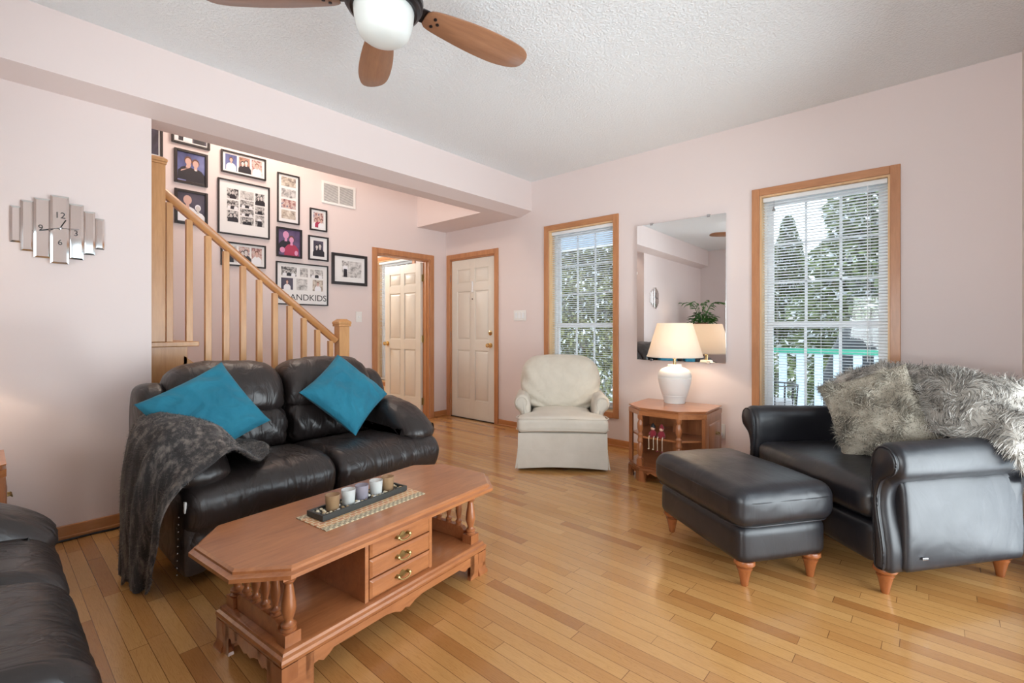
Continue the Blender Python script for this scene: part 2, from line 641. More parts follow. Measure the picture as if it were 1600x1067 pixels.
def sempty(name, loc=(0, 0, 0), rz=0.0):
    o = bpy.data.objects.new(name, None)
    o.empty_display_size = 0.1
    COL.objects.link(o)
    o.location = loc
    o.rotation_euler = (0, 0, rz)
    return struct(o)


def copy_tree(o, parent=None):
    c = o.copy()
    COL.objects.link(c)
    c.parent = parent
    for ch in list(o.children):
        copy_tree(ch, c)
    return c


def crom(pts, n, closed=True):
    """Catmull-Rom resample of a closed/open 2D or 3D polyline, n points"""
    P = [np.array(p, float) for p in pts]
    m = len(P)
    segs = m if closed else m - 1
    out = []
    for i in range(segs):
        p0 = P[(i - 1) % m] if closed or i > 0 else P[0]
        p1 = P[i]
        p2 = P[(i + 1) % m]
        p3 = P[(i + 2) % m] if closed or i + 2 < m else P[-1]
        for k in range(12):
            t = k / 12
            out.append(0.5 * ((2 * p1) + (-p0 + p2) * t + (2 * p0 - 5 * p1 + 4 * p2 - p3) * t * t + (-p0 + 3 * p1 - 3 * p2 + p3) * t ** 3))
    if not closed:
        out.append(P[-1])
    out = np.array(out)
    q = np.vstack([out, out[:1]]) if closed else out
    d = np.r_[0, np.cumsum(np.linalg.norm(np.diff(q, axis=0), axis=1))]
    s = np.linspace(0, d[-1], n, endpoint=not closed)
    return np.array([np.interp(s, d, q[:, k]) for k in range(q.shape[1])]).T


def inset(poly, d):
    """move a closed 2D outline inwards by d along its normals"""
    a = np.roll(poly, 1, 0)
    b = np.roll(poly, -1, 0)
    t = b - a
    t /= np.maximum(1e-9, np.linalg.norm(t, axis=1))[:, None]
    nrm = np.stack([-t[:, 1], t[:, 0]], 1)
    area2 = np.sum(poly[:, 0] * b[:, 1] - b[:, 0] * poly[:, 1])
    if area2 < 0:
        nrm = -nrm
    return poly + nrm * d


def fbm(p, s, seed=0.0):
    return noise.noise(Vector((p[0] * s + seed, p[1] * s + seed * 1.3, p[2] * s - seed)))


def padloft(outline, w0, w1, rnd, axis='y', n=56, m=22, wr=0.004, ws=9.0, seed=0.0, puff=0.0, deform=None, creases=None):
    """soft leather pad: a closed profile swept from w0 to w1 with rounded ends.
    profile is (a, z); axis tells whether it is swept along y (a = x) or x (a = y)."""
    base = crom(outline, n)
    cx, cz = base.mean(0)
    rings = []
    ts = []
    for i in range(9):
        ts.append((1 - math.cos(PI / 2 * i / 8)) * rnd)
    mid = np.linspace(rnd, (w1 - w0) - rnd, m)[1:-1]
    tl = ts + list(mid) + [(w1 - w0) - q for q in reversed(ts)]
    W = w1 - w0
    for t in tl:
        e = min(t, W - t)
        d = 0.0
        if e < rnd:
            d = rnd * (1 - math.sqrt(max(0.0, 1 - ((rnd - e) / rnd) ** 2)))
        pf = puff * math.sin(PI * t / W) ** 0.5 if puff else 0.0
        poly = inset(base, d - pf)
        ring = []
        for (a, z) in poly:
            w = w0 + t
            p = (a, w, z) if axis == 'y' else (w, a, z)
            if deform:
                p = deform(*p)
            ring.append(p)
        rings.append(ring)
    mb = MB()
    mb.loft(rings)
    if wr:
        V = np.array(mb.v)
        c = V.mean(0)
        out = []
        for p in V:
            dv = p - c
            dv = dv / (np.linalg.norm(dv) + 1e-9)
            k = fbm(p, ws, seed) * 0.6 + abs(fbm(p, ws * 2.3, seed + 5)) * -0.7
            if creases:
                for cr in creases:
                    k += cr(p)
            out.append(tuple(p + dv * k * wr))
        mb.v = out
    return mb


def softbox(sx, sy, sz, r, puff=(0, 0, 0), n=12, wr=0.0, ws=8.0, seed=0.0, c=(0, 0, 0), deform=None, T=None, mb=None):
    """rounded, puffed box centred on c"""
    mb = mb or MB()
    hx, hy, hz = sx / 2, sy / 2, sz / 2
    idx = {}
    vs = []
    fs = []

    def vert(u):
        key = tuple(round(q, 5) for q in u)
        if key in idx:
            return idx[key]
        # u in [-1,1]^3 on the cube surface -> rounded box
        p = np.array([u[0] * hx, u[1] * hy, u[2] * hz])
        inner = np.array([max(1e-4, hx - r), max(1e-4, hy - r), max(1e-4, hz - r)])
        q = np.clip(p, -inner, inner)
        d = p - q
        L = np.linalg.norm(d)
        if L > 1e-9:
            p = q + d / L * r
        X, Y, Z = p[0] / hx, p[1] / hy, p[2] / hz
        g = [puff[0] * (1 - Y * Y) * (1 - Z * Z) * X, puff[1] * (1 - X * X) * (1 - Z * Z) * Y, puff[2] * (1 - X * X) * (1 - Y * Y) * Z]
        p = p + np.array(g)
        if wr:
            nv = p / (np.linalg.norm(p) + 1e-9)
            p = p + nv * wr * (fbm(p, ws, seed) * 0.7 - abs(fbm(p, ws * 2.2, seed + 3)) * 0.7)
        if deform:
            p = np.array(deform(*p))
        idx[key] = len(vs)
        vs.append((p[0] + c[0], p[1] + c[1], p[2] + c[2]))
        return idx[key]

    # grid lines concentrated at the rounded edges
    g = []
    for i in range(n + 1):
        t = -1 + 2 * i / n
        g.append(math.sin(t * PI / 2) * 0.55 + t * 0.45)
    for ax in range(3):
        for sgn in (-1, 1):
            for i in range(n):
                for j in range(n):
                    q = []
                    for (a, b) in ((i, j), (i + 1, j), (i + 1, j + 1), (i, j + 1)):
                        u = [0, 0, 0]
                        u[ax] = sgn
                        u[(ax + 1) % 3] = g[a]
                        u[(ax + 2) % 3] = g[b]
                        q.append(vert(u))
                    fs.append(tuple(q) if sgn > 0 else tuple(reversed(q)))
    mb.add(vs, fs, T)
    return mb


def pillow_mb(w, h, t, n=40, seed=0.0, wr=0.02):
    """square scatter cushion in the local XY plane, pointed corners, z = thickness"""
    mb = MB()
    vs = []
    for side in (1, -1):
        for i in range(n + 1):
            for j in range(n + 1):
                u = -1 + 2 * i / n
                v = -1 + 2 * j / n
                e = (1 - abs(u) ** 3) * (1 - abs(v) ** 3)
                th = t / 2 * max(0, e) ** 0.45
                pinch = 1 - 0.07 * (1 - u * u) * abs(v) ** 2
                pinch2 = 1 - 0.07 * (1 - v * v) * abs(u) ** 2
                x = u * w / 2 * pinch2
                y = v * h / 2 * pinch
                k = fbm((x, y, side), 6, seed) - abs(fbm((x * 1.2 + y, y - x * .5, side), 9, seed + 2)) * 1.4
                z = side * (th + k * wr * min(1, e * 2))
                vs.append((x, y, z))
    N = (n + 1) ** 2
    fs = []
    for s in (0, 1):
        for i in range(n):
            for j in range(n):
                a = s * N + i * (n + 1) + j
                q = (a, a + n + 1, a + n + 2, a + 1)
                fs.append(q if s == 0 else tuple(reversed(q)))
    mb.add(vs, fs)
    return mb


def text_mb(mb, s, size, T, extrude=0.0004):
    cu = bpy.data.curves.new('t', 'FONT')
    cu.body = s
    cu.size = size
    cu.align_x = 'CENTER'
    cu.align_y = 'CENTER'
    cu.extrude = extrude
    ob = bpy.data.objects.new('t', cu)
    COL.objects.link(ob)
    dg = bpy.context.evaluated_depsgraph_get()
    me = ob.evaluated_get(dg).to_mesh()
    vs = [tuple(v.co) for v in me.vertices]
    fs = [tuple(p.vertices) for p in me.polygons]
    ob.evaluated_get(dg).to_mesh_clear()
    bpy.data.objects.remove(ob, do_unlink=True)
    mb.add(vs, fs, T)


def hair_on(o, count, length, width, gravity=(0, 0, -0.6), seed=1, curl=0.35, mat=1, lean=None):
    """adds thin curved strands to the mesh of o (same object), in mesh space"""
    me = o.data
    nv = len(me.vertices)
    co = np.empty(nv * 3)
    me.vertices.foreach_get('co', co)
    co = co.reshape(-1, 3)
    me.calc_loop_triangles()
    nt = len(me.loop_triangles)
    tri = np.empty(nt * 3, dtype=np.int32)
    me.loop_triangles.foreach_get('vertices', tri)
    tri = tri.reshape(-1, 3)
    a, b, c = co[tri[:, 0]], co[tri[:, 1]], co[tri[:, 2]]
    nr = np.cross(b - a, c - a)
    ar = np.linalg.norm(nr, axis=1)
    nr = nr / np.maximum(ar, 1e-12)[:, None]
    rs = np.random.RandomState(seed)
    pick = rs.choice(nt, count, p=ar / ar.sum())
    r1 = np.sqrt(rs.rand(count))[:, None]
    r2 = rs.rand(count)[:, None]
    P = a[pick] * (1 - r1) + b[pick] * r1 * (1 - r2) + c[pick] * r1 * r2
    N = nr[pick]
    L = length * (0.6 + 0.7 * rs.rand(count))[:, None]
    # clumped random lean field
    ph = P * 26.0
    F = np.stack([np.sin(ph[:, 1] + 2 * np.sin(ph[:, 2])), np.sin(ph[:, 2] * 1.1 + 2 * np.sin(ph[:, 0])), np.sin(ph[:, 0] * 0.9 + 2 * np.sin(ph[:, 1]))], 1)
    J = rs.randn(count, 3)
    D0 = N + curl * F + 0.35 * J
    D0 /= np.linalg.norm(D0, axis=1)[:, None]
    G = np.array(gravity)
    if lean is not None:
        G = G + np.array(lean)
    S = np.cross(D0, rs.randn(count, 3))
    S /= np.linalg.norm(S, axis=1)[:, None]
    pts = []
    cur = P - N * 0.002
    D = D0.copy()
    K = 4
    for k in range(K):
        pts.append(cur.copy())
        D = D + G * 0.5 * (k + 1) / K + 0.25 * curl * np.roll(F, 1, 1)
        D /= np.linalg.norm(D, axis=1)[:, None]
        cur = cur + D * L / (K - 1)
    verts = []
    for k in range(K):
        w = width * (1 - 0.75 * k / (K - 1))
        verts.append(pts[k] - S * w / 2)
        verts.append(pts[k] + S * w / 2)
    V = np.stack(verts, 1).reshape(-1, 3)      # count*(2K)
    basei = np.arange(count)[:, None] * 2 * K
    faces = []
    for k in range(K - 1):
        q = np.array([2 * k, 2 * k + 1, 2 * k + 3, 2 * k + 2])[None, :]
        faces.append(basei + q)
    Fc = np.stack(faces, 1).reshape(-1, 4) + nv
    allv = np.vstack([co, V])
    oldf = [tuple(p.vertices) for p in me.polygons]
    nm = bpy.data.meshes.new(me.name)
    nl_old = sum(len(f) for f in oldf)
    lv = np.concatenate([np.array([i for f in oldf for i in f], dtype=np.int32), Fc.reshape(-1).astype(np.int32)])
    starts = np.concatenate([np.cumsum([0] + [len(f) for f in oldf])[:-1], nl_old + 4 * np.arange(len(Fc))]).astype(np.int32)
    nm.vertices.add(len(allv))
    nm.vertices.foreach_set('co', allv.reshape(-1))
    nm.loops.add(len(lv))
    nm.loops.foreach_set('vertex_index', lv)
    nm.polygons.add(len(starts))
    nm.polygons.foreach_set('loop_start', starts)
    nm.update(calc_edges=True)
    nm.validate()
    for m_ in me.materials:
        nm.materials.append(m_)
    nm.polygons.foreach_set('use_smooth', [True] * len(nm.polygons))
    o.data = nm
    return o

# ================================================================== SETTING
WY = 4.06       # window wall plane
PX_ = -4.79     # photo wall plane
LX = -3.5       # left wall plane
RX = 0.373      # right wall plane
BY = -2.1       # back wall plane
CH = 2.75


def wall_with_holes(name, horiz, a0, a1, z0, z1, t0, t1, holes, mat='wall', parent=None):
    """wall along x (horiz='x') or y, thickness t0..t1, holes = (a0,a1,z0,z1)"""
    mb = MB()
    xs = sorted(set([a0, a1] + [h[0] for h in holes] + [h[1] for h in holes]))
    for i in range(len(xs) - 1):
        s, e = xs[i], xs[i + 1]
        hs = sorted([(h[2], h[3]) for h in holes if h[0] <= s + 1e-6 and h[1] >= e - 1e-6])
        z = z0
        spans = []
        for h in hs:
            if h[0] > z:
                spans.append((z, h[0]))
            z = h[1]
        if z < z1:
            spans.append((z, z1))
        for (p, q) in spans:
            if horiz == 'x':
                mb.box(s, e, t0, t1, p, q)
            else:
                mb.box(t0, t1, s, e, p, q)
    return struct(mb.build(name, mat, parent, smooth=False))


struct(MB().box(-7.5, RX + 0.12, BY - 0.15, WY + 0.15, -0.1, 0).build('floor', 'floor', smooth=False))
struct(MB().box(-3.36, RX + 0.12, BY - 0.15, WY + 0.15, CH, CH + 0.1).build('ceiling', 'ceiling', smooth=False))
WIN = {1: (-1.03, -0.232, 0.325, 2.165), 2: (-3.10, -2.315, 0.325, 2.175), 3: (-6.42, -5.5, 0.325, 2.16)}
DR2 = (-4.70, -3.90, 0.0, 2.02)
DR1 = (3.025, 3.79, 0.0, 2.0)
wall_with_holes('wall_window', 'x', -7.5, RX + 0.12, 0, 3.6, WY, WY + 0.15, [WIN[1], WIN[2], WIN[3], DR2])
wall_with_holes('wall_photo', 'y', -0.6, WY, 0, 3.6, PX_ - 0.12, PX_, [DR1])
struct(MB().box(LX - 0.14, LX, BY, 0.68, 0, 2.44).build('wall_left', 'wall', smooth=False))
wall_with_holes('wall_right', 'y', BY, WY, 0, CH, RX, RX + 0.12, [(0.65, 3.25, 0.02, 2.15)])
wall_with_holes('wall_back', 'x', LX - 0.14, RX + 0.12, 0, CH, BY - 0.15, BY, [(-1.25, 0.3, 0.7, 2.15)])
# dropped bulkhead over the stair opening
mb = MB()
prof = [(-3.34, 2.80), (-3.34, 2.43), (-3.5, 2.385), (-3.67, 2.385), (-3.67, 3.6), (-3.55, 3.6), (-3.55, 2.80)]
mb.loft([[(x, BY, z) for x, z in prof], [(x, 3.60, z) for x, z in prof]])
prof2 = [(-3.34, 2.80), (-3.34, 2.43), (-3.5, 2.385), (-4.79, 2.385), (-4.79, 3.6), (-3.55, 3.6), (-3.55, 2.80)]
mb.loft([[(x, 3.60, z) for x, z in prof2], [(x, WY, z) for x, z in prof2]])
struct(mb.build('wall_bulkhead', 'wall', smooth=False))
struct(MB().box(-4.92, -3.55, -0.7, WY, 3.6, 3.7).build('ceiling_stairwell', 'ceiling', smooth=False))
struct(MB().box(-4.79, -3.64, -0.72, -0.6, 0, 3.6).build('wall_stairwell', 'wall', smooth=False))
struct(MB().box(-3.66, -3.54, -0.6, 0.68, 2.44, 3.6).build('wall_stairwell_side', 'wall', smooth=False))
# side room beyond the open door
struct(MB().box(-7.5, -7.38, 1.4, WY, 0, 2.5).build('wall_side_room', 'wall_warm', smooth=False))
struct(MB().box(-7.38, -4.91, 1.4, 1.52, 0, 2.5).build('wall_side_room_end', 'wall_warm', smooth=False))
struct(MB().box(-7.5, -4.91, 1.4, WY, 2.5, 2.6).build('ceiling_side_room', 'ceiling', smooth=False))
struct(MB().box(-7.38, -4.915, WY - 0.006, WY - 0.0005, 0, 0.26).build('wall_side_room_window', 'wall_warm', smooth=False))


def baseboard(name, pts):
    """pts: list of (x0,x1,y0,y1) boxes plus quarter round shoe"""
    mb = MB()
    for (x0, x1, y0, y1, sx, sy) in pts:
        mb.box(x0, x1, y0, y1, 0.0, 0.072)
        mb.box(x0 + (0.012 * sx if sx < 0 else 0), x1 + (0.012 * sx if sx > 0 else 0), y0 + (0.012 * sy if sy < 0 else 0),
               y1 + (0.012 * sy if sy > 0 else 0), 0.0, 0.018)
    return struct(mb.build(name, 'basewood', None, bevel=0.004))


baseboard('baseboard_left', [(LX, LX + 0.014, BY, 0.68, 1, 0)])
baseboard('baseboard_window', [(-3.835, RX, WY - 0.014, WY, 0, -1)])
baseboard('baseboard_photo', [(PX_, PX_ + 0.014, 3.855, WY, 1, 0), (PX_, PX_ + 0.014, 2.3, 2.955, 1, 0)])
baseboard('baseboard_right', [(RX - 0.014, RX, 3.25, WY, -1, 0), (RX - 0.014, RX, BY, 0.65, -1, 0)])
baseboard('baseboard_back', [(LX, RX, BY, BY + 0.014, 0, 1)])


def window(n, hole, y=WY, blind_label=None, blind=True, cord=False):
    x0, x1, z0, z1 = hole
    w = sempty('window_%d' % n)
    tw = 0.055
    # casing boards
    for nm, bx, mt in (('casing', (x0 - tw, x0, z0 - tw, z1 + tw), 'trimwood'), ('casing', (x1, x1 + tw, z0 - tw, z1 + tw), 'trimwood'),
                       ('casing', (x0, x1, z1, z1 + tw), 'trimwood_h'), ('casing', (x0, x1, z0 - tw, z0), 'trimwood_h')):
        MB().box(bx[0], bx[1], y - 0.018, y - 0.0005, bx[2], bx[3]).build(nm, mt, w, bevel=0.003)
    # jamb liner
    mb = MB()
    t = 0.012
    mb.box(x0, x0 + t, y, y + 0.10, z0, z1)
    mb.box(x1 - t, x1, y, y + 0.10, z0, z1)
    mb.box(x0 + t, x1 - t, y, y + 0.10, z1 - t, z1)
    mb.box(x0 + t, x1 - t, y, y + 0.10, z0, z0 + t)
    mb.build('jamb', 'jamb', w, smooth=False)
    a0, a1, c0, c1 = x0 + t, x1 - t, z0 + t, z1 - t
    zm = z0 + (z1 - z0) * 0.448
    f = MB()
    fw = 0.038
    yy0, yy1 = y + 0.095, y + 0.145
    f.box(a0, a0 + 0.02, yy0 - 0.01, yy1, c0, c1)
    f.box(a1 - 0.02, a1, yy0 - 0.01, yy1, c0, c1)
    f.box(a0, a1, yy0 - 0.01, yy1, c1 - 0.02, c1)
    f.box(a0, a1, yy0 - 0.01, yy1, c0, c0 + 0.025)
    f.build('window_frame', 'white', w, bevel=0.002)
    for k, (s0, s1, yo) in enumerate(((zm, c1 - 0.02, 0.022), (c0 + 0.025, zm + 0.03, 0.0))):
        g = MB()
        b0, b1 = a0 + 0.02, a1 - 0.02
        ya, yb = y + 0.095 + yo, y + 0.118 + yo
        g.box(b0, b0 + fw, ya, yb, s0, s1)
        g.box(b1 - fw, b1, ya, yb, s0, s1)
        g.box(b0 + fw, b1 - fw, ya, yb, s1 - fw, s1)
        g.box(b0 + fw, b1 - fw, ya, yb, s0, s0 + fw)
        gw = (b1 - b0 - 2 * fw)
        for q in (1, 2):
            xx = b0 + fw + gw * q / 3
            g.box(xx - 0.009, xx + 0.009, ya + 0.006, yb - 0.005, s0 + fw, s1 - fw)
            if k == 0:
                zz = s0 + fw + (s1 - s0 - 2 * fw) * q / 3
                g.box(b0 + fw, b1 - fw, ya + 0.006, yb - 0.005, zz - 0.009, zz + 0.009)
        s = g.build('sash', 'white', w, bevel=0.002)
        MB().box(b0 + fw, b1 - fw, ya + 0.012, ya + 0.015, s0 + fw, s1 - fw).build('pane', 'glass', s, smooth=False)
    if blind:
        yb = y + 0.045
        b = thing('window_blind', blind_label, 'blind', ((x0 + x1) / 2, yb, z1 - t), 0, None)
        hw = (x1 - x0) / 2 - t - 0.004
        MB().box(-hw, hw, -0.016, 0.016, -0.034, -0.002).build('headrail', 'white', b, bevel=0.002)
        sl = MB()
        z = -0.05
        zend = -(z1 - z0) + 2 * t + 0.035
        ta = math.radians(-12)
        while z > zend:
            dx = 0.0125 * math.cos(ta)
            dz = 0.0125 * math.sin(ta)
            sl.add([(-hw, -dx, z - dz), (hw, -dx, z - dz), (hw, 0, z + 0.0015), (-hw, 0, z + 0.0015), (hw, dx, z + dz), (-hw, dx, z + dz),
                    (-hw, -dx, z - dz - .0006), (hw, -dx, z - dz - .0006), (hw, 0, z + 0.0009), (-hw, 0, z + 0.0009), (hw, dx, z + dz - .0006), (-hw, dx, z + dz - .0006)],
                   [(0, 1, 2, 3), (3, 2, 4, 5), (7, 6, 9, 8), (8, 9, 11, 10), (0, 6, 7, 1), (5, 4, 10, 11), (0, 3, 9, 6), (3, 5, 11, 9), (1, 7, 8, 2), (2, 8, 10, 4)])
            z -= 0.0215
        sl.build('slats', 'slat', b, smooth=False)
        MB().box(-hw, hw, -0.011, 0.011, zend - 0.008, zend + 0.006).build('bottom_rail', 'white', b, bevel=0.002)
        c = MB()
        for q in (-0.75, 0, 0.75):
            c.tube([(q * hw, -0.0135, -0.03), (q * hw, -0.0135, zend)], 0.0007, 4)
            c.tube([(q * hw, 0.0135, -0.03), (q * hw, 0.0135, zend)], 0.0007, 4)
        c.build('ladder_cord', 'white', b)
        if cord:
            MB().tube([(hw * 0.72, -0.02, -0.03), (hw * 0.72, -0.021, -1.25)], 0.003, 6).build('tilt_wand', 'white', b)
            mb = MB()
            mb.lathe([(0.001, 0), (0.004, -0.004), (0.006, -0.02), (0.014, -0.034), (0.013, -0.036)], 10, (-hw * 0.80, -0.02, -0.075))
            mb.tube([(-hw * 0.80, -0.02, -0.03), (-hw * 0.80, -0.02, -0.075)], 0.001, 4)
            mb.build('cord_tassel', 'greydark', b)
    return w


window(1, WIN[1], blind_label='white slatted blind in the wide window behind the leather armchair', cord=True)
window(2, WIN[2], blind_label='white slatted blind in the narrow window behind the cream swivel chair')
window(3, WIN[3], blind_label='white slatted blind seen through the open doorway')


def door_leaf(mb, w, h, th=0.036):
    """six panel leaf in local x 0..w, y 0..-th (front at y=0), both faces panelled"""
    mb.box(0, w, -th + 0.011, -0.011, 0.008, h)
    st = w * 0.135
    cx = w / 2
    rails = [(0.008, 0.24), (0.86, 0.99), (1.60, 1.70), (h - 0.12, h)]
    for (y0, y1) in ((-0.011, 0.0), (-th, -th + 0.011)):
        for (x0, x1) in ((0, st), (w - st, w), (cx - st * 0.4, cx + st * 0.4)):
            mb.box(x0, x1, y0, y1, 0.008, h)
        for z0, z1 in rails:
            mb.box(st, cx - st * 0.4, y0, y1, z0, z1)
            mb.box(cx + st * 0.4, w - st, y0, y1, z0, z1)
        for (x0, x1) in ((st, cx - st * 0.4), (cx + st * 0.4, w - st)):
            for i in range(3):
                z0, z1 = rails[i][1], rails[i + 1][0]
                d = 0.014
                e = 0.034
                s = -1 if y0 < -0.02 else 1
                yb = -0.011 if s > 0 else -th + 0.011
                yt = yb + s * 0.010
                mb.loft([[(x0 + d, yb, z0 + d), (x1 - d, yb, z0 + d), (x1 - d, yb, z1 - d), (x0 + d, yb, z1 - d)],
                         [(x0 + e, yt, z0 + e), (x1 - e, yt, z0 + e), (x1 - e, yt, z1 - e), (x0 + e, yt, z1 - e)]])


def knob_mb(c, d, r=0.026):
    """d: unit direction in local y (+1/-1)"""
    T = Matrix.Translation(c) @ Matrix.Rotation(-d * PI / 2, 4, 'X')
    return MB().lathe([(0.032, 0), (0.032, 0.006), (0.011, 0.010), (0.011, 0.03), (r, 0.04), (r * 1.05, 0.052), (r * 0.8, 0.064), (0.001, 0.068)], 20, (0, 0, 0), T)


# closed entry door in the window wall (door_2) -- local frame: x along +X, front faces -Y (room)
d2 = sempty('door_2', ((DR2[0]), WY, 0))
w2 = DR2[1] - DR2[0]
mb = MB()
door_leaf(mb, w2 - 0.03, 2.0)
T = Matrix.Translation((w2 - 0.015, 0.012, 0)) @ Matrix.Rotation(PI, 4, 'Z')
mb.v = [tuple(T @ Vector(p)) for p in mb.v]
lf = mb.build('door_leaf', 'door', d2, bevel=0.002, smooth=True)
knob_mb((w2 - 0.085, 0.012, 0.93), -1).build('door_knob', 'brass', lf)
MB().lathe([(0.03, 0), (0.03, 0.008), (0.02, 0.014), (0.006, 0.016), (0.004, 0.03), (0.001, 0.03)], 20, (0, 0, 0), Matrix.Translation((w2 - 0.085, 0.012, 1.08)) @ Matrix.Rotation(PI / 2, 4, 'X')).build('deadbolt', 'brass', lf)
mb = MB()
mb.box(w2 / 2 - 0.012, w2 / 2 + 0.012, 0.004, 0.012, 1.60, 1.72)
mb.box(w2 / 2 - 0.016, w2 / 2 + 0.016, 0.0, 0.012, 1.585, 1.605)
mb.build('door_knocker', 'white', lf, bevel=0.003)
MB().lathe([(0.008, 0), (0.008, 0.004), (0.004, 0.006), (0.001, 0.006)], 12, (0, 0, 0), Matrix.Translation((w2 / 2, 0.012, 1.50)) @ Matrix.Rotation(PI / 2, 4, 'X')).build('peephole', 'bronze', lf)
for z in (0.25, 1.05, 1.78):
    MB().cyl(0.007, z - 0.045, z + 0.045, (0.006, 0.004), 8).build('hinge', 'chrome', d2)
tw = 0.06
mb = MB()
mb.box(-tw, 0, -0.018, -0.0005, 0, 2.02 + tw)
mb.box(w2, w2 + tw, -0.018, -0.0005, 0, 2.02 + tw)
mb.box(0, w2, -0.018, -0.0005, 2.02, 2.02 + tw)
mb.build('door_casing', 'trimwood', d2, bevel=0.003)
mb = MB()
mb.box(0, 0.013, 0, 0.15, 0, 2.02)
mb.box(w2 - 0.013, w2, 0, 0.15, 0, 2.02)
mb.box(0.013, w2 - 0.013, 0, 0.15, 2.003, 2.02)
mb.build('door_jamb', 'trimwood', d2)
MB().box(0.013, w2 - 0.013, 0.0, 0.15, 0.0, 0.012).build('threshold', 'bronze', d2)

# open door in the photo wall (door_1)
d1 = sempty('door_1', (PX_, DR1[0], 0))
wo = DR1[1] - DR1[0]
mb = MB()
mb.box(0.0005, 0.018, -tw, 0, 0, 2.0 + tw)
mb.box(0.0005, 0.018, wo, wo + tw, 0, 2.0 + tw)
mb.box(0.0005, 0.018, 0, wo, 2.0, 2.0 + tw)
mb.build('door_casing', 'trimwood', d1, bevel=0.003)
mb = MB()
mb.box(-0.12, 0, 0, 0.015, 0, 2.0)
mb.box(-0.12, 0, wo - 0.015, wo, 0, 2.0)
mb.box(-0.12, 0, 0.015, wo - 0.015, 1.985, 2.0)
mb.box(-0.075, -0.04, 0.015, 0.027, 0, 1.985)
mb.box(-0.075, -0.04, wo - 0.027, wo - 0.015, 0, 1.985)
mb.build('door_jamb', 'trimwood', d1, bevel=0.002)
mb = MB()
door_leaf(mb, 0.73, 1.975)
# hinge edge at world (-4.915, 3.775); leaf runs towards -X
ang = math.atan2(3.70 - 3.745, -5.63 + 4.915)
T = Matrix.Translation((-0.125, wo - 0.045, 0)) @ Matrix.Rotation(ang, 4, 'Z')
mb.v = [tuple(T @ Vector(p)) for p in mb.v]
lf = mb.build('door_leaf', 'door', d1, bevel=0.002)
kk = knob_mb((0.67, 0.0, 0.93), 1)
kk.v = [tuple(T @ Vector(p)) for p in kk.v]
kk.build('door_knob', 'brass', lf)
for z in (0.2, 1.0, 1.78):
    m_ = MB()
    m_.cyl(0.008, z - 0.045, z + 0.045, (-0.128, wo - 0.024), 8)
    m_.box(-0.125, -0.085, wo - 0.017, wo - 0.0145, z - 0.045, z + 0.045)
    m_.build('hinge', 'antique', d1)

# unseen patio doors, and a back window added for fill light
pd = sempty('window_4')
mb = MB()
for (y0, y1, z0, z1) in ((0.65, 0.71, .02, 2.15), (3.19, 3.25, .02, 2.15), (1.9, 2.0, .02, 2.15), (0.71, 3.19, 2.09, 2.15), (0.71, 3.19, .02, 0.08)):
    mb.box(RX + 0.03, RX + 0.09, y0, y1, z0, z1)
mb.build('window_frame', 'white', pd, bevel=0.003)
MB().box(RX + 0.058, RX + 0.062, 0.71, 3.19, 0.08, 2.09).build('pane', 'glass', pd, smooth=False)
bw = sempty('window_5')
mb = MB()
for (x0, x1, z0, z1) in ((-1.25, -1.2, .7, 2.15), (0.25, 0.3, .7, 2.15), (-0.5, -0.44, .7, 2.15), (-1.2, 0.25, 2.1, 2.15), (-1.2, 0.25, .7, 0.75)):
    mb.box(x0, x1, BY - 0.1, BY - 0.05, z0, z1)
mb.build('window_frame', 'white', bw, bevel=0.003)
MB().box(-1.2, 0.25, BY - 0.078, BY - 0.074, 0.75, 2.1).build('pane', 'glass', bw, smooth=False)

# ------------------------------------------------------------------ staircase
st = thing('staircase', 'honey oak staircase with square balusters rising behind the black loveseat', 'staircase', (-3.75, 0, 0))
rise = 1.045 / 6
run = 0.20
y_bot = 0.845 + 5 * run
for k in range(5):
    z = rise * (5 - k)
    y = 0.845 + k * run
    MB().box(-1.035, 0.03, y, y + run + 0.02, z - 0.03, z).build('tread', 'stairwood', st, bevel=0.004)
    MB().box(-1.035, 0.0, y + run - 0.012, y + run, z - rise, z - 0.03).build('riser', 'stairwood', st)
mb = MB()
mb.box(-1.035, 0.0, -0.58, 0.845, 0.84, 1.012)
mb.box(-1.035, 0.0, 0.833, 0.845, 0.86, 1.012)
mb.build('landing_frame', 'stairwood', st)
MB().box(-1.035, 0.035, 0.69, 0.985, 1.012, 1.045).build('landing_nosing', 'stairwood', st, bevel=0.005)
MB().box(-1.035, 0.0, -0.58, 0.69, 1.012, 1.045).build('landing_floor', 'stairwood', st)
MB().box(0.0, 0.018, 0.69, 0.92, 0.70, 1.012).build('fascia_board', 'stairwood', st, bevel=0.002)
# sloped stringer on the room side
mb = MB()
s0, s1 = (0.92, 1.0), (y_bot, 0.0)
mb.loft([[(0.0, 0.90, 0.95), (0.0, 0.90, 0.55), (0.0, y_bot - 0.25, 0.0), (0.0, y_bot + 0.02, 0.0), (0.0, y_bot + 0.02, 0.12)],
         [(0.018, 0.90, 0.95), (0.018, 0.90, 0.55), (0.018, y_bot - 0.25, 0.0), (0.018, y_bot + 0.02, 0.0), (0.018, y_bot + 0.02, 0.12)]])
mb.build('stringer', 'stairwood', st)


def rail_z(y):
    return 2.035 + (1.045 - 2.035) * (y - 0.80) / (1.99 - 0.80)


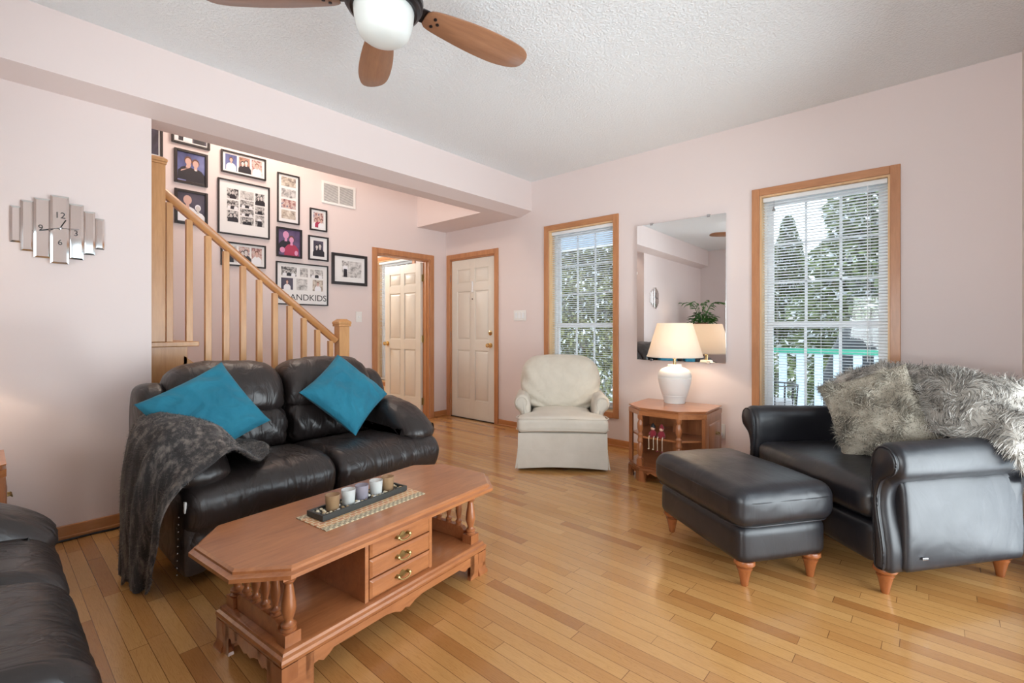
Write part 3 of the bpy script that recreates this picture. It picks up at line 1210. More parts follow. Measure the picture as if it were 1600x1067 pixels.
mb = MB()
ang = math.atan2(rail_z(1.99) - rail_z(0.80), 1.19)
yz = Vector((0, math.cos(ang), math.sin(ang)))
L = 1.19 / math.cos(ang)
T = Matrix.Translation((0, 0.80, rail_z(0.80))) @ Matrix.Rotation(ang, 4, 'X')
pr = [(-0.03, -0.03), (-0.018, -0.045), (0.018, -0.045), (0.03, -0.03), (0.034, -0.008), (0.022, 0.006), (-0.022, 0.006), (-0.034, -0.008)]
mb.loft([[(x, 0, z) for x, z in pr], [(x, L, z) for x, z in pr]], T=T)
mb.build('handrail', 'railwood', st, angle=50)
for k in range(11):
    y = 0.822 + k * 0.111
    zt = rail_z(y) - 0.062
    zi = 1.045 if y < 0.985 else rise * (5 - int((y - 0.845) / run))
    hw = 0.0185
    MB().box(-hw, hw, y - hw, y + hw, zi, zt).build('baluster', 'stairwood', st, bevel=0.002)
m_ = MB()
m_.box(-0.04, 0.04, 0.715, 0.795, 1.045, 2.19)
m_.box(-0.046, 0.046, 0.709, 0.801, 2.19, 2.205)
m_.loft([[(-0.05, 0.705, 2.205), (0.05, 0.705, 2.205), (0.05, 0.805, 2.205), (-0.05, 0.805, 2.205)],
         [(-0.05, 0.705, 2.222), (0.05, 0.705, 2.222), (0.05, 0.805, 2.222), (-0.05, 0.805, 2.222)],
         [(-0.03, 0.725, 2.238), (0.03, 0.725, 2.238), (0.03, 0.785, 2.238), (-0.03, 0.785, 2.238)]])
m_.build('upper_newel', 'stairwood', st, bevel=0.003)
m_ = MB()
m_.box(-0.045, 0.045, 1.99, 2.08, 0.0, 1.15)
m_.box(-0.055, 0.055, 1.98, 2.09, 1.15, 1.17)
m_.loft([[(-0.058, 1.977, 1.17), (0.058, 1.977, 1.17), (0.058, 2.093, 1.17), (-0.058, 2.093, 1.17)],
         [(-0.058, 1.977, 1.188), (0.058, 1.977, 1.188), (0.058, 2.093, 1.188), (-0.058, 2.093, 1.188)],
         [(-0.03, 2.005, 1.212), (0.03, 2.005, 1.212), (0.03, 2.065, 1.212), (-0.03, 2.065, 1.212)]])
m_.build('lower_newel', 'stairwood', st, bevel=0.003)

# ------------------------------------------------------------------ pictures on the photo wall
XW = PX_ + 0.001


def picture(y0, y1, z0, z1, label, fw=0.018, mat_=True, fcol='frame_black', prints=(), fn=None, depth=0.02):
    """frame on the photo wall; local u runs along +Y (right in the picture), v up; prints in local coords from the lower left"""
    t = thing('picture_frame', label, 'picture', (XW, y0, z0), 0, 'family photographs up the stair wall')
    w, h = y1 - y0, z1 - z0
    mb = MB()

    def b(a0, a1, c0, c1, x0, x1, m=mb):
        m.box(x0, x1, a0, a1, c0, c1)
    b(0, fw, 0, h, 0, depth)
    b(w - fw, w, 0, h, 0, depth)
    b(fw, w - fw, 0, fw, 0, depth)
    b(fw, w - fw, h - fw, h, 0, depth)
    mb.build('frame', fcol, t, bevel=0.003)
    MB().box(0.0005, 0.008, fw, w - fw, fw, h - fw).build('mat_board', 'mat' if mat_ else 'ph_dark', t, smooth=False)
    for (a0, a1, c0, c1, m, kind) in prints:
        pm = MB()
        pm.box(0.008, 0.0088, a0, a1, c0, c1)
        figure_print(pm, a0, a1, c0, c1, kind)
        pm.build('print', [m, 'ph_skin', 'ph_black', 'ph_hair', 'ph_red', 'ph_white', 'ph_pink', 'ph_skingrey', 'ink'], t, smooth=False)
    if fn:
        fn(t, w, h)
    return t


def disc(pm, cy, cz, ry, rz, x, mi, n=14):
    pm.cur = mi
    pm.add([(x, cy + ry * math.cos(2 * PI * k / n), cz + rz * math.sin(2 * PI * k / n)) for k in range(n)], [tuple(range(n))])
    pm.cur = 0


def blob(pm, pts, x, mi):
    pm.cur = mi
    pm.add([(x, a, b) for a, b in pts], [tuple(range(len(pts)))])
    pm.cur = 0


def figure(pm, cy, z0, s, body, skin=1, hair=3, x=0.0091, lean=0.0):
    """simple printed half figure: shoulders, neck, head and hair; s = overall height"""
    q = s
    blob(pm, [(cy - .34 * q, z0), (cy + .34 * q, z0), (cy + .33 * q, z0 + .34 * q), (cy + .2 * q, z0 + .5 * q), (cy + .07 * q, z0 + .56 * q),
              (cy - .07 * q, z0 + .56 * q), (cy - .2 * q, z0 + .5 * q), (cy - .33 * q, z0 + .34 * q)], x, body)
    blob(pm, [(cy - .06 * q, z0 + .5 * q), (cy + .06 * q, z0 + .5 * q), (cy + .05 * q + lean * q, z0 + .66 * q), (cy - .05 * q + lean * q, z0 + .66 * q)], x + .0001, skin)
    disc(pm, cy + lean * q, z0 + .80 * q, .135 * q, .17 * q, x + .0002, hair)
    disc(pm, cy + lean * q, z0 + .76 * q, .105 * q, .14 * q, x + .0003, skin)


def figure_print(pm, a0, a1, c0, c1, kind):
    w, h = a1 - a0, c1 - c0
    if kind == 'couple':
        figure(pm, a0 + w * .66, c0, h * .86, 2, 1, 3)
        figure(pm, a0 + w * .36, c0 + h * .05, h * .86, 2, 1, 3, 0.0095, 0.03)
        blob(pm, [(a0 + w * .12, c0 + h * .32), (a0 + w * .46, c0 + h * .50), (a0 + w * .50, c0 + h * .62), (a0 + w * .42, c0 + h * .62), (a0 + w * .36, c0 + h * .46), (a0 + w * .14, c0 + h * .38)], 0.0099, 1)
        blob(pm, [(a0 + w * .63, c0 + h * .42), (a0 + w * .66, c0 + h * .49), (a0 + w * .70, c0 + h * .42)], 0.0099, 5)
    elif kind == 'wedding':
        figure(pm, a0 + w * .36, c0 + h * .02, h * .92, 5, 1, 1)
        figure(pm, a0 + w * .74, c0, h * .66, 5, 7, 5, 0.0095)
        disc(pm, a0 + w * .5, c0 + h * .2, w * .12, h * .1, 0.0099, 1)
    elif kind == 'rose_couple':
        figure(pm, a0 + w * .34, c0 + h * .12, h * .85, 2, 6, 6)
        figure(pm, a0 + w * .60, c0, h * .82, 4, 6, 3, 0.0095)
        disc(pm, a0 + w * .18, c0 + h * .2, w * .12, h * .11, 0.0099, 6)
        disc(pm, a0 + w * .82, c0 + h * .12, w * .08, h * .1, 0.0099, 6)
    elif kind == 'pair':
        figure(pm, a0 + w * .34, c0, h * .78, 2, 7, 2)
        figure(pm, a0 + w * .66, c0, h * .88, 2, 7, 2, 0.0095)
    elif kind == 'one':
        figure(pm, a0 + w * .5, c0, h * .86, 5, 1, 3)
    elif kind == 'one_dark':
        figure(pm, a0 + w * .5, c0, h * .86, 2, 7, 2)
    elif kind == 'stand':
        figure(pm, a0 + w * .45, c0 + h * .45, h * .5, 5, 7, 2)
        blob(pm, [(a0 + w * .2, c0), (a0 + w * .75, c0), (a0 + w * .7, c0 + h * .5), (a0 + w * .25, c0 + h * .5)], 0.0094, 2)
    elif kind == 'group':
        for k in range(3):
            figure(pm, a0 + w * (.22 + .28 * k), c0, h * (.62 + .1 * (k % 2)), 4 if k % 2 else 5, 1, 3, 0.0091 + .0004 * k)
    elif kind == 'group_dark':
        for k in range(3):
            figure(pm, a0 + w * (.22 + .28 * k), c0, h * (.62 + .1 * (k % 2)), 2 if k % 2 else 5, 7, 2, 0.0091 + .0004 * k)


def px_(f, W, a):
    return f


picture(0.70, 1.005, 2.53, 2.86, 'dark framed picture half hidden above the upper stair post', prints=[(0.03, 0.275, 0.03, 0.30, 'ph_dark', '')])
picture(1.065, 1.347, 2.70, 2.90, 'black multi-photo frame at the top of the stair wall, cut off by the bulkhead',
        prints=[(0.03, 0.135, 0.03, 0.17, 'ph_bw', 'group_dark'), (0.15, 0.255, 0.03, 0.17, 'ph_dark', 'one_dark')])
picture(1.083, 1.330, 2.369, 2.657, 'black framed portrait of a couple in formal dress on a blue backdrop', fw=0.022, mat_=False,
        prints=[(0.022, 0.225, 0.022, 0.266, 'ph_blue', 'couple')])
picture(1.085, 1.330, 2.022, 2.317, 'black framed wedding portrait partly behind the upper handrail', fw=0.022, mat_=False,
        prints=[(0.022, 0.223, 0.022, 0.273, 'ph_dark', 'wedding')])
picture(1.434, 1.816, 2.541, 2.743, 'wide black frame with three snapshots, the upper of the two', fw=0.014,
        prints=[(0.035, 0.13, 0.03, 0.172, 'ph_blue', 'one'), (0.148, 0.24, 0.03, 0.172, 'ph_warm', 'pair'), (0.257, 0.348, 0.03, 0.172, 'ph_col', 'one')])


def grid_prints():
    P = []
    cols = [(0.075, 0.17), (0.185, 0.30), (0.315, 0.395)]
    H = 0.50
    rows = [[(0.33, 0.42, 'one_dark'), (0.235, 0.315, 'group_dark'), (0.12, 0.22, 'pair')],
            [(0.345, 0.42, ''), (0.265, 0.335, 'group_dark'), (0.19, 0.255, 'group_dark'), (0.11, 0.18, 'pair')],
            [(0.31, 0.42, 'pair'), (0.225, 0.30, 'one_dark'), (0.11, 0.215, 'stand')]]
    for c, rs in zip(cols, rows):
        for k, (z0, z1, kd) in enumerate(rs):
            P.append((c[0], c[1], z0, z1, 'ph_bw' if (k + int(c[0] * 100)) % 2 else ('ph_bwl' if k == 0 and c[0] > .1 else 'ph_bw'), kd))
    return P


picture(1.407, 1.850, 1.985, 2.483, 'large black frame with a white mat and ten small black and white photographs', fw=0.014, prints=grid_prints())
picture(1.432, 1.815, 1.702, 1.920, 'wide black frame with three snapshots, the lower one crossed by the handrail', fw=0.014,
        prints=[(0.035, 0.13, 0.035, 0.185, 'ph_bwl', 'stand'), (0.148, 0.24, 0.035, 0.185, 'ph_col', 'pair'), (0.257, 0.348, 0.035, 0.185, 'ph_col', 'one')])
picture(1.920, 2.136, 2.170, 2.657, 'tall narrow black frame with four stacked snapshots', fw=0.013,
        prints=[(0.04, 0.18, 0.365, 0.455, 'ph_sand', ''), (0.04, 0.18, 0.255, 0.34, 'ph_bwl', ''), (0.04, 0.18, 0.15, 0.235, 'ph_col', ''), (0.04, 0.18, 0.045, 0.13, 'ph_sand', '')])
picture(2.242, 2.427, 2.143, 2.371, 'small black frame with a pink toned snapshot, nearest below the vent', fw=0.015,
        prints=[(0.04, 0.145, 0.035, 0.19, 'ph_col', 'group')])
picture(1.912, 2.162, 1.835, 2.126, 'black framed portrait of a pair with a red dress on a violet backdrop', fw=0.02, mat_=False,
        prints=[(0.02, 0.23, 0.02, 0.271, 'ph_purple', 'rose_couple')])
picture(2.226, 2.442, 1.835, 2.089, 'small black frame with a matted portrait of two people in dark suits', fw=0.016,
        prints=[(0.055, 0.16, 0.045, 0.205, 'ph_dark', 'pair')])


def grandkids(t, w, h):
    mb = MB()
    T = Matrix.Translation((0.0085, w * 0.5, 0.075)) @ Matrix.Rotation(PI / 2, 4, 'Z') @ Matrix.Rotation(PI / 2, 4, 'X')
    text_mb(mb, 'GRANDKIDS', 0.088, T)
    mb.build('lettering', 'ink', t, smooth=False)


picture(1.908, 2.438, 1.368, 1.789, 'black frame with six small photographs and large GRANDKIDS lettering', fw=0.013, fn=grandkids,
        prints=[(0.05, 0.2, 0.285, 0.375, 'ph_bw', 'group_dark'), (0.235, 0.315, 0.285, 0.375, 'ph_bwl', ''), (0.34, 0.475, 0.285, 0.37, 'ph_bwl', 'group_dark'),
                (0.05, 0.165, 0.15, 0.265, 'ph_dark', 'one'), (0.20, 0.31, 0.15, 0.265, 'ph_bwl', ''), (0.365, 0.475, 0.15, 0.265, 'ph_sand', 'one')])
picture(2.477, 2.897, 1.606, 1.942, 'landscape dark frame with a wide white mat, nearest the doorway', fw=0.032,
        prints=[(0.12, 0.20, 0.085, 0.26, 'ph_bwl', 'stand'), (0.205, 0.35, 0.085, 0.26, 'ph_bwl', '')])

# vent grille high on the photo wall
v = thing('air_vent', 'white return air grille high on the stair wall', 'vent', (XW, 2.369, 2.447))
w, h = 0.388, 0.235
mb = MB()
fw = 0.026
for (a0, a1, c0, c1) in ((0, fw, 0, h), (w - fw, w, 0, h), (fw, w - fw, 0, fw), (fw, w - fw, h - fw, h), (w / 2 - 0.007, w / 2 + 0.007, fw, h - fw)):
    mb.box(0, 0.01, a0, a1, c0, c1)
mb.build('vent_frame', 'white_matt', v, bevel=0.003)
MB().box(0.0, 0.0015, fw, w - fw, fw, h - fw).build('backing', 'greydark', v, smooth=False)
mb = MB()
z = fw + 0.004
while z < h - fw - 0.006:
    mb.add([(0.002, fw, z + 0.007), (0.002, w - fw, z + 0.007), (0.009, w - fw, z), (0.009, fw, z), (0.002, fw, z + 0.0082), (0.002, w - fw, z + 0.0082), (0.009, w - fw, z + 0.0012), (0.009, fw, z + 0.0012)],
           [(0, 1, 2, 3), (4, 7, 6, 5), (0, 4, 5, 1), (3, 2, 6, 7)])
    z += 0.0115
mb.build('louvres', 'white_matt', v, smooth=False)

# switches and outlet
s = thing('light_switch', 'white triple light switch between the entry door and the narrow window', 'light switch', (-3.51, WY - 0.001, 1.28))
MB().box(-0.09, 0.09, -0.006, 0, -0.058, 0.058).build('plate', 'white_matt', s, bevel=0.002)
for k in (-1, 0, 1):
    MB().box(k * 0.05 - 0.017, k * 0.05 + 0.017, -0.011, -0.006, -0.033, 0.033).build('rocker', 'white', s, bevel=0.002)
s = thing('light_switch', 'small white light switch left of the open doorway', 'light switch', (XW, 2.80, 1.262))
MB().box(0, 0.006, -0.036, 0.036, -0.058, 0.058).build('plate', 'white_matt', s, bevel=0.002)
MB().box(0.006, 0.014, -0.006, 0.006, -0.012, 0.012).build('toggle', 'white', s, bevel=0.002)
s = thing('power_outlet', 'white wall outlet with a plug beside the end table', 'outlet', (-1.325, WY - 0.001, 0.29))
MB().box(-0.036, 0.036, -0.006, 0, -0.06, 0.06).build('plate', 'white_matt', s, bevel=0.002)
MB().box(-0.018, 0.018, -0.035, -0.006, -0.04, -0.008).build('plug', 'white', s, bevel=0.004)
MB().box(-0.018, 0.018, -0.009, -0.006, 0.01, 0.042).build('socket', 'white', s, bevel=0.002)

# floor register beside the cream chair
s = thing('floor_register', 'white metal floor register left of the cream chair', 'vent', (-2.93, 3.80, 0.0), 0)
MB().box(-0.13, 0.13, -0.05, 0.05, 0, 0.006).build('plate', 'white_matt', s, bevel=0.002)
mb = MB()
for k in range(14):
    mb.box(-0.115 + k * 0.017, -0.107 + k * 0.017, -0.038, 0.038, 0.006, 0.0085)
mb.build('fins', 'greydark', s)

# black cable along the left wall
mb = MB()
pts = [(-3.452 + 0.004 * math.sin(k * .9), -1.4 + k * 0.1, 0.006) for k in range(19)]
pts += [(-3.445, 0.5, 0.006), (-3.47, 0.62, 0.006), (-3.52, 0.73, 0.006)]
tag(mb.tube(pts, 0.006, 8).build('power_cable', 'black', None), 'black cable lying along the baseboard of the clock wall', 'cable')

# ------------------------------------------------------------------ wall mirror
m = thing('wall_mirror', 'frameless rectangular mirror hanging between the two windows', 'mirror', (-1.665, WY - 0.006, 1.46), math.radians(0.95))
MIR_ROT = math.radians(0.0)
mr = MB()
hw, hh = 0.39, 0.613
mr.box(-hw, hw, -0.026, -0.006, -hh, hh)
mr.build('mirror_glass', 'mirror', m, bevel=0.002)
for sx in (-0.25, 0.25):
    MB().box(sx - 0.012, sx + 0.012, -0.031, 0, hh - 0.012, hh + 0.008).build('mirror_clip', 'chrome', m, bevel=0.001)
    MB().box(sx - 0.012, sx + 0.012, -0.031, 0, -hh - 0.008, -hh + 0.012).build('mirror_clip', 'chrome', m, bevel=0.001)

# ------------------------------------------------------------------ clock on the left wall
ck = thing('wall_clock', 'stepped mirrored wall clock of seven upright glass strips', 'clock', (LX + 0.001, 0.285, 1.655), PI / 2)
# local x runs along +Y, local -y points into the room (+X)
strips = [(-0.188, -0.147, -0.085, 0.10, 0.012), (-0.150, -0.103, -0.125, 0.135, 0.018), (-0.103, -0.040, -0.155, 0.155, 0.024), (-0.042, 0.030, -0.180, 0.180, 0.032),
          (0.030, 0.090, -0.150, 0.150, 0.024), (0.090, 0.138, -0.118, 0.120, 0.018), (0.138, 0.178, -0.082, 0.090, 0.012)]
for (a0, a1, z0, z1, d) in strips:
    b = 0.009
    mb = MB()
    mb.loft([[(a0, 0, z0), (a1, 0, z0), (a1, 0, z1), (a0, 0, z1)], [(a0, -d + 0.004, z0), (a1, -d + 0.004, z0), (a1, -d + 0.004, z1), (a0, -d + 0.004, z1)],
             [(a0 + b, -d, z0 + b), (a1 - b, -d, z0 + b), (a1 - b, -d, z1 - b), (a0 + b, -d, z1 - b)]])
    o = mb.build('mirror_strip', ['mirror_strip'], ck, smooth=False)


def ck_text(s, x, z, size):
    mb = MB()
    T = Matrix.Translation((x, -0.0335, z)) @ Matrix.Rotation(PI / 2, 4, 'X')
    text_mb(mb, s, size, T)
    mb.build('numeral', 'ink', ck, smooth=False)


ck_text('12', -0.005, 0.075, 0.045)
ck_text('6', -0.005, -0.068, 0.04)
mbT = [('9', -0.078, 0.0), ('3', 0.058, -0.01)]
for s_, x_, z_ in mbT:
    mb = MB()
    text_mb(mb, s_, 0.042, Matrix.Translation((x_, -0.0255, z_)) @ Matrix.Rotation(PI / 2, 4, 'X'))
    mb.build('numeral', 'ink', ck, smooth=False)
for nm, dx, dz, w_ in (('hour_hand', 0.022, 0.045, 0.003), ('minute_hand', -0.078, -0.022, 0.0018), ('second_hand', 0.075, 0.004, 0.0008)):
    MB().tube([(-0.005 - dx * 0.15, -0.037, 0.008 - dz * 0.15), (-0.005 + dx, -0.037, 0.008 + dz)], w_, 6).build(nm, 'black', ck)
MB().lathe([(0.005, 0), (0.005, 0.006), (0.001, 0.007)], 12, (0, 0, 0), Matrix.Translation((-0.005, -0.034, 0.008)) @ Matrix.Rotation(PI / 2, 4, 'X')).build('hub', 'chrome', ck)

# ------------------------------------------------------------------ ceiling fan
fan = thing('ceiling_fan', 'dark bronze ceiling fan with five wooden blades and a frosted light bowl', 'ceiling fan', (-1.611, 1.051, 2.75))
MB().lathe([(0.075, 0), (0.075, -0.02), (0.05, -0.055), (0.02, -0.06)], 28).build('canopy', 'bronze', fan)
MB().cyl(0.014, -0.20, -0.05).build('downrod', 'bronze', fan)
MB().lathe([(0.03, -0.17), (0.10, -0.19), (0.145, -0.225), (0.15, -0.27), (0.135, -0.30), (0.10, -0.315)], 36).build('motor_housing', 'bronze', fan)
MB().lathe([(0.105, -0.315), (0.145, -0.32), (0.152, -0.335), (0.150, -0.355), (0.142, -0.360), (0.140, -0.372), (0.128, -0.380), (0.117, -0.378), (0.112, -0.365)], 40).build('light_ring', 'bronze', fan)
MB().lathe([(0.112, -0.368), (0.116, -0.380), (0.113, -0.41), (0.104, -0.45), (0.093, -0.474), (0.074, -0.489), (0.040, -0.497), (0.001, -0.499)], 40).build('light_bowl', 'frost', fan)


def blade(a):
    out = crom([(0.19, -0.045), (0.30, -0.068), (0.45, -0.082), (0.60, -0.078), (0.68, -0.055), (0.705, 0.0), (0.68, 0.05), (0.58, 0.075), (0.45, 0.076), (0.30, 0.062), (0.19, 0.042), (0.175, 0.0)], 60)
    mb = MB()
    tw_ = math.radians(-11)
    T = Matrix.Rotation(a, 4, 'Z') @ Matrix.Translation((0, 0, -0.335)) @ Matrix.Rotation(tw_, 4, 'X')
    mb.loft([[(x, y, -0.004) for x, y in inset(out, 0.004)], [(x, y, -0.002) for x, y in out], [(x, y, 0.003) for x, y in out], [(x, y, 0.005) for x, y in inset(out, 0.004)]])
    o = mb.build('blade', 'bladewood', fan, angle=60)
    o.matrix_local = T
    bk = MB()
    po = [(0.10, -0.03), (0.17, -0.035), (0.245, -0.03), (0.255, 0.0), (0.245, 0.03), (0.17, 0.035), (0.10, 0.03)]
    bk.prism(po, 0.005, 0.011)
    bk.build('blade_bracket', 'bronze', o, bevel=0.002)
    for (x, y) in ((0.215, -0.02), (0.215, 0.02), (0.235, 0.0)):
        MB().lathe([(0.001, -0.009), (0.007, -0.008), (0.007, -0.004)], 10, (x, y, 0)).build('blade_screw', 'bronze', o)
    return o


for k, d_ in enumerate((79.8, 151.8, 223.8, 295.8, 7.8)):
    blade(math.radians(d_))

# ================================================================== FURNITURE


def lvl(p, z):
    return (p[0], p[1], z)


# ------------------------------------------------------------------ recliner sofa (local: +X front, Y across, floor at z=0)
def crease_fan(y0, x0, amp, freq, seed):
    return lambda p: amp * abs(math.sin((p[1] - y0) * freq + 2.0 * fbm(p, 3, seed))) * -0.6


def recliner_sofa(label, loc, rz, seats, half, name='recliner_loveseat', group=None, wk=1.0, ae=1.0):
    t = thing(name, label, 'sofa', loc, rz, group)
    # hidden carcass
    mb = MB()
    softbox(0.72, 2 * half - 0.12, 0.30, 0.03, c=(0.42, 0, 0.22), mb=mb, n=6)
    mb.build('base', 'leather', t)
    mb = MB()
    softbox(0.16, 2 * half - 0.06, 0.74, 0.06, c=(0.10, 0, 0.44), mb=mb, n=8, puff=(0.02, 0, 0))
    mb.build('rear_panel', 'leather', t)
    wseat = 2 * half / seats
    # seat pads: run from the back over the front edge down to the floor
    o_seat = [(0.30, 0.40), (0.45, 0.455), (0.65, 0.475), (0.82, 0.478), (0.93, 0.455), (0.985, 0.39), (0.975, 0.31), (0.945, 0.25), (0.925, 0.17), (0.90, 0.08), (0.86, 0.05),
              (0.82, 0.10), (0.80, 0.22), (0.72, 0.30), (0.50, 0.32), (0.32, 0.33)]
    for i in range(seats):
        y0 = -half + i * wseat
        cr = [lambda p, a=y0: -0.55 * math.exp(-(((p[1] - a - wseat * 0.32) / 0.012) ** 2)), lambda p, a=y0: -0.55 * math.exp(-(((p[1] - a - wseat * 0.68) / 0.012) ** 2)),
              lambda p: -1.5 * math.exp(-(((p[2] - 0.245) / 0.018) ** 2)) if p[0] > 0.85 else 0.0]
        padloft(o_seat, y0 + 0.003, y0 + wseat - 0.003, 0.055, seed=i * 3.1, wr=0.011 * wk, ws=8, creases=cr, n=84, m=52).build('seat_cushion', 'leather', t, angle=80)
    # back pads: lumbar + overhanging head pad
    yb = half - 0.085
    wb = 2 * yb / seats
    o_lum = [(0.20, 0.44), (0.36, 0.43), (0.42, 0.50), (0.40, 0.60), (0.33, 0.675), (0.22, 0.69), (0.14, 0.60)]
    o_head = [(0.15, 0.62), (0.28, 0.62), (0.365, 0.66), (0.375, 0.74), (0.34, 0.84), (0.27, 0.915), (0.17, 0.945), (0.07, 0.925), (0.02, 0.85), (0.03, 0.72)]
    for i in range(seats):
        y0 = -yb + i * wb
        padloft(o_lum, y0 + 0.004, y0 + wb - 0.004, 0.06, seed=20 + i, wr=0.016, ws=9, n=60, m=36,
                creases=[lambda p, a=y0: -0.6 * abs(math.sin((p[1] - a) * 34 + p[2] * 20))]).build('lumbar_cushion', 'leather', t, angle=80)

        def df(x, y, z, a=y0):
            # the top edge droops towards the ends
            u = (y - a - wb / 2) / (wb / 2)
            k = max(0.0, (z - 0.62) / 0.32)
            return (x, y, z - 0.05 * k * abs(u) ** 3.2)
        padloft(o_head, y0 + 0.002, y0 + wb - 0.002, 0.075, seed=30 + i, wr=0.013, ws=7, deform=df, n=60, m=36,
                creases=[lambda p: -0.3 * abs(math.sin(p[1] * 26 + p[2] * 14))]).build('back_cushion', 'leather', t, angle=80)
    for s in (-1, 1):
        # upright wing at the side of the back
        o_w = [(0.02, 0.12), (0.20, 0.10), (0.33, 0.20), (0.34, 0.50), (0.33, 0.66), (0.27, 0.79), (0.16, 0.84), (0.06, 0.80), (0.01, 0.60)]
        ya, yb2 = (half - 0.11, half + 0.035) if s > 0 else (-half - 0.035, -half + 0.11)
        padloft(o_w, ya, yb2, 0.055, seed=40 + s, wr=0.006, n=60, m=14).build('wing', 'leather', t, angle=80)
        # pillow arm sitting on the seat pad
        o_a = [(0.26, 0.44), (0.30, 0.60), (0.38, 0.665), (0.52, 0.675), (0.68, 0.65), (0.82, 0.595), (0.915, 0.525), (0.935, 0.465), (0.88, 0.42), (0.70, 0.41), (0.45, 0.41)]
        o_a = [(0.26 + (a - 0.26) * ae, b - (ae - 1) * 0.55) for a, b in o_a]
        ya, yb2 = (half - 0.215, half + 0.03) if s > 0 else (-half - 0.03, -half + 0.215)
        padloft(o_a, ya, yb2, 0.10, seed=50 + s, wr=0.009, n=66, m=24,
                creases=[lambda p: -0.3 * abs(math.sin(p[0] * 40 + p[1] * 22))]).build('armrest', 'leather', t, angle=80)
        # side panel below the arm
        mb = MB()
        softbox(0.70, 0.10, 0.34, 0.03, c=(0.575, s * (half - 0.052), 0.23), mb=mb, n=6)
        mb.build('side_panel', 'leather', t)
    return t


sofa = recliner_sofa('black leather two seat recliner with a grey knitted throw over its left arm', (-3.30, 1.25, 0), 0.0, 2, 0.685)
sofa2 = recliner_sofa('black leather recliner sofa in the lower left corner, cut off by the frame', (-1.50, -0.82, 0), PI / 2, 3, 0.785, name='recliner_sofa', wk=0.4, ae=1.09)
sofa2.scale = (1, 1, 1.05)
# white worn patch and nail heads at the near corner of the loveseat
mb = MB()
softbox(0.022, 0.012, 0.05, 0.005, c=(0.936, -0.676, 0.375), mb=mb, n=4, wr=0.006, ws=30)
mb.build('worn_patch', 'white_matt', sofa)
for k in range(9):
    z = 0.33 - k * 0.032
    MB().sphere((0.905 - 0.004 * k, -0.690, z), 0.0035, 8).build('upholstery_nail', 'chrome', sofa)


def oriented(o, c, ex, ey):
    ex = Vector(ex).normalized()
    ez = ex.cross(Vector(ey)).normalized()
    ey = ez.cross(ex).normalized()
    R_ = Matrix((ex, ey, ez)).transposed().to_4x4()
    o.matrix_world = Matrix.Translation(Vector(c)) @ R_


c1 = pillow_mb(0.43, 0.41, 0.15, seed=1).build('teal_cushion', 'teal', None, angle=180)
oriented(c1, (-2.745, 0.76, 0.705), (-0.06, 0.37, 0.170), (-0.20, -0.14, 0.33))
tag(c1, 'teal square cushion lying tilted on the left seat of the loveseat', 'cushion', 'teal cushions')
c2 = pillow_mb(0.415, 0.41, 0.15, seed=9).build('teal_cushion', 'teal', None, angle=180)
oriented(c2, (-2.765, 1.53, 0.725), (0.17, 0.24, -0.25), (-0.14, 0.27, 0.19))
tag(c2, 'teal square cushion standing on its corner against the right arm of the loveseat', 'cushion', 'teal cushions')
for (cx, rr, lb) in ((-2.05, 0.5, 'teal cushion on the far end of the lower left sofa, seen in the wall mirror'), (-1.0, -0.5, 'teal cushion on the near end of the lower left sofa, seen in the wall mirror')):
    c = pillow_mb(0.42, 0.42, 0.14, seed=cx).build('teal_cushion', 'teal', None, angle=180)
    oriented(c, (cx, -0.27, 0.78), (math.cos(rr), 0.1, math.sin(rr)), (-math.sin(rr), -0.25, math.cos(rr)))
    tag(c, lb, 'cushion', 'teal cushions')

# ------------------------------------------------------------------ knitted throw over the left arm
rows = [[(-2.90, 1.01, .500), (-2.78, 1.04, .497), (-2.68, 1.03, .495), (-2.56, .98, .492)],
        [(-2.93, .80, .56), (-2.80, .84, .525), (-2.62, .87, .515), (-2.36, .86, .505)],
        [(-2.95, .64, .665), (-2.82, .67, .675), (-2.58, .72, .67), (-2.30, .74, .585)],
        [(-2.94, .55, .69), (-2.80, .54, .71), (-2.56, .57, .69), (-2.27, .64, .54)],
        [(-2.88, .495, .60), (-2.76, .475, .61), (-2.55, .48, .60), (-2.265, .55, .47)],
        [(-2.84, .48, .44), (-2.73, .46, .45), (-2.54, .46, .45), (-2.28, .51, .38)],
        [(-2.82, .475, .26), (-2.71, .455, .27), (-2.54, .46, .27), (-2.36, .51, .24)],
        [(-2.80, .47, .11), (-2.70, .455, .11), (-2.56, .46, .12), (-2.43, .50, .10)],
        [(-2.79, .47, .02), (-2.69, .455, .015), (-2.57, .46, .02), (-2.46, .495, .03)]]
NV, NU = 110, 64
cols_ = []
for r in rows:
    cols_.append(crom(r, NU, closed=False))
cols_ = np.array(cols_)
grid = np.array([crom(cols_[:, j], NV, closed=False) for j in range(NU)])      # NU x NV x 3
gu = np.gradient(grid, axis=0)
gv = np.gradient(grid, axis=1)
nn = np.cross(gu, gv)
nn /= np.linalg.norm(nn, axis=2)[:, :, None]
if nn[NU // 2, 30][2] < 0:
    nn = -nn
out = []
th = 0.007
top, bot = [], []
for j in range(NU):
    for i in range(NV):
        s = i / (NV - 1)
        u = j / (NU - 1)
        amp = 0.006 + 0.014 * min(1, max(0, (s - 0.40) / 0.3))
        f = math.sin(u * 19 + 1.4 * math.sin(s * 3) + 0.6) * 0.7 + 0.35 * math.sin(u * 37 + 2 + s * 3)
        rib = 0.0026 * math.sin(u * 190)
        d = amp * (f + 1.15) * (0.35 if s < 0.18 else 1) + rib
        d += 0.004 * fbm(grid[j, i], 9, 3)
        p = grid[j, i] + nn[j, i] * d
        if s > 0.97:
            p[2] += 0.012 * math.sin(u * 46)
        p[2] = max(p[2], 0.006)
        top.append(tuple(p + nn[j, i] * th))
        bot.append(tuple(p - nn[j, i] * 0.001))
mb = MB()
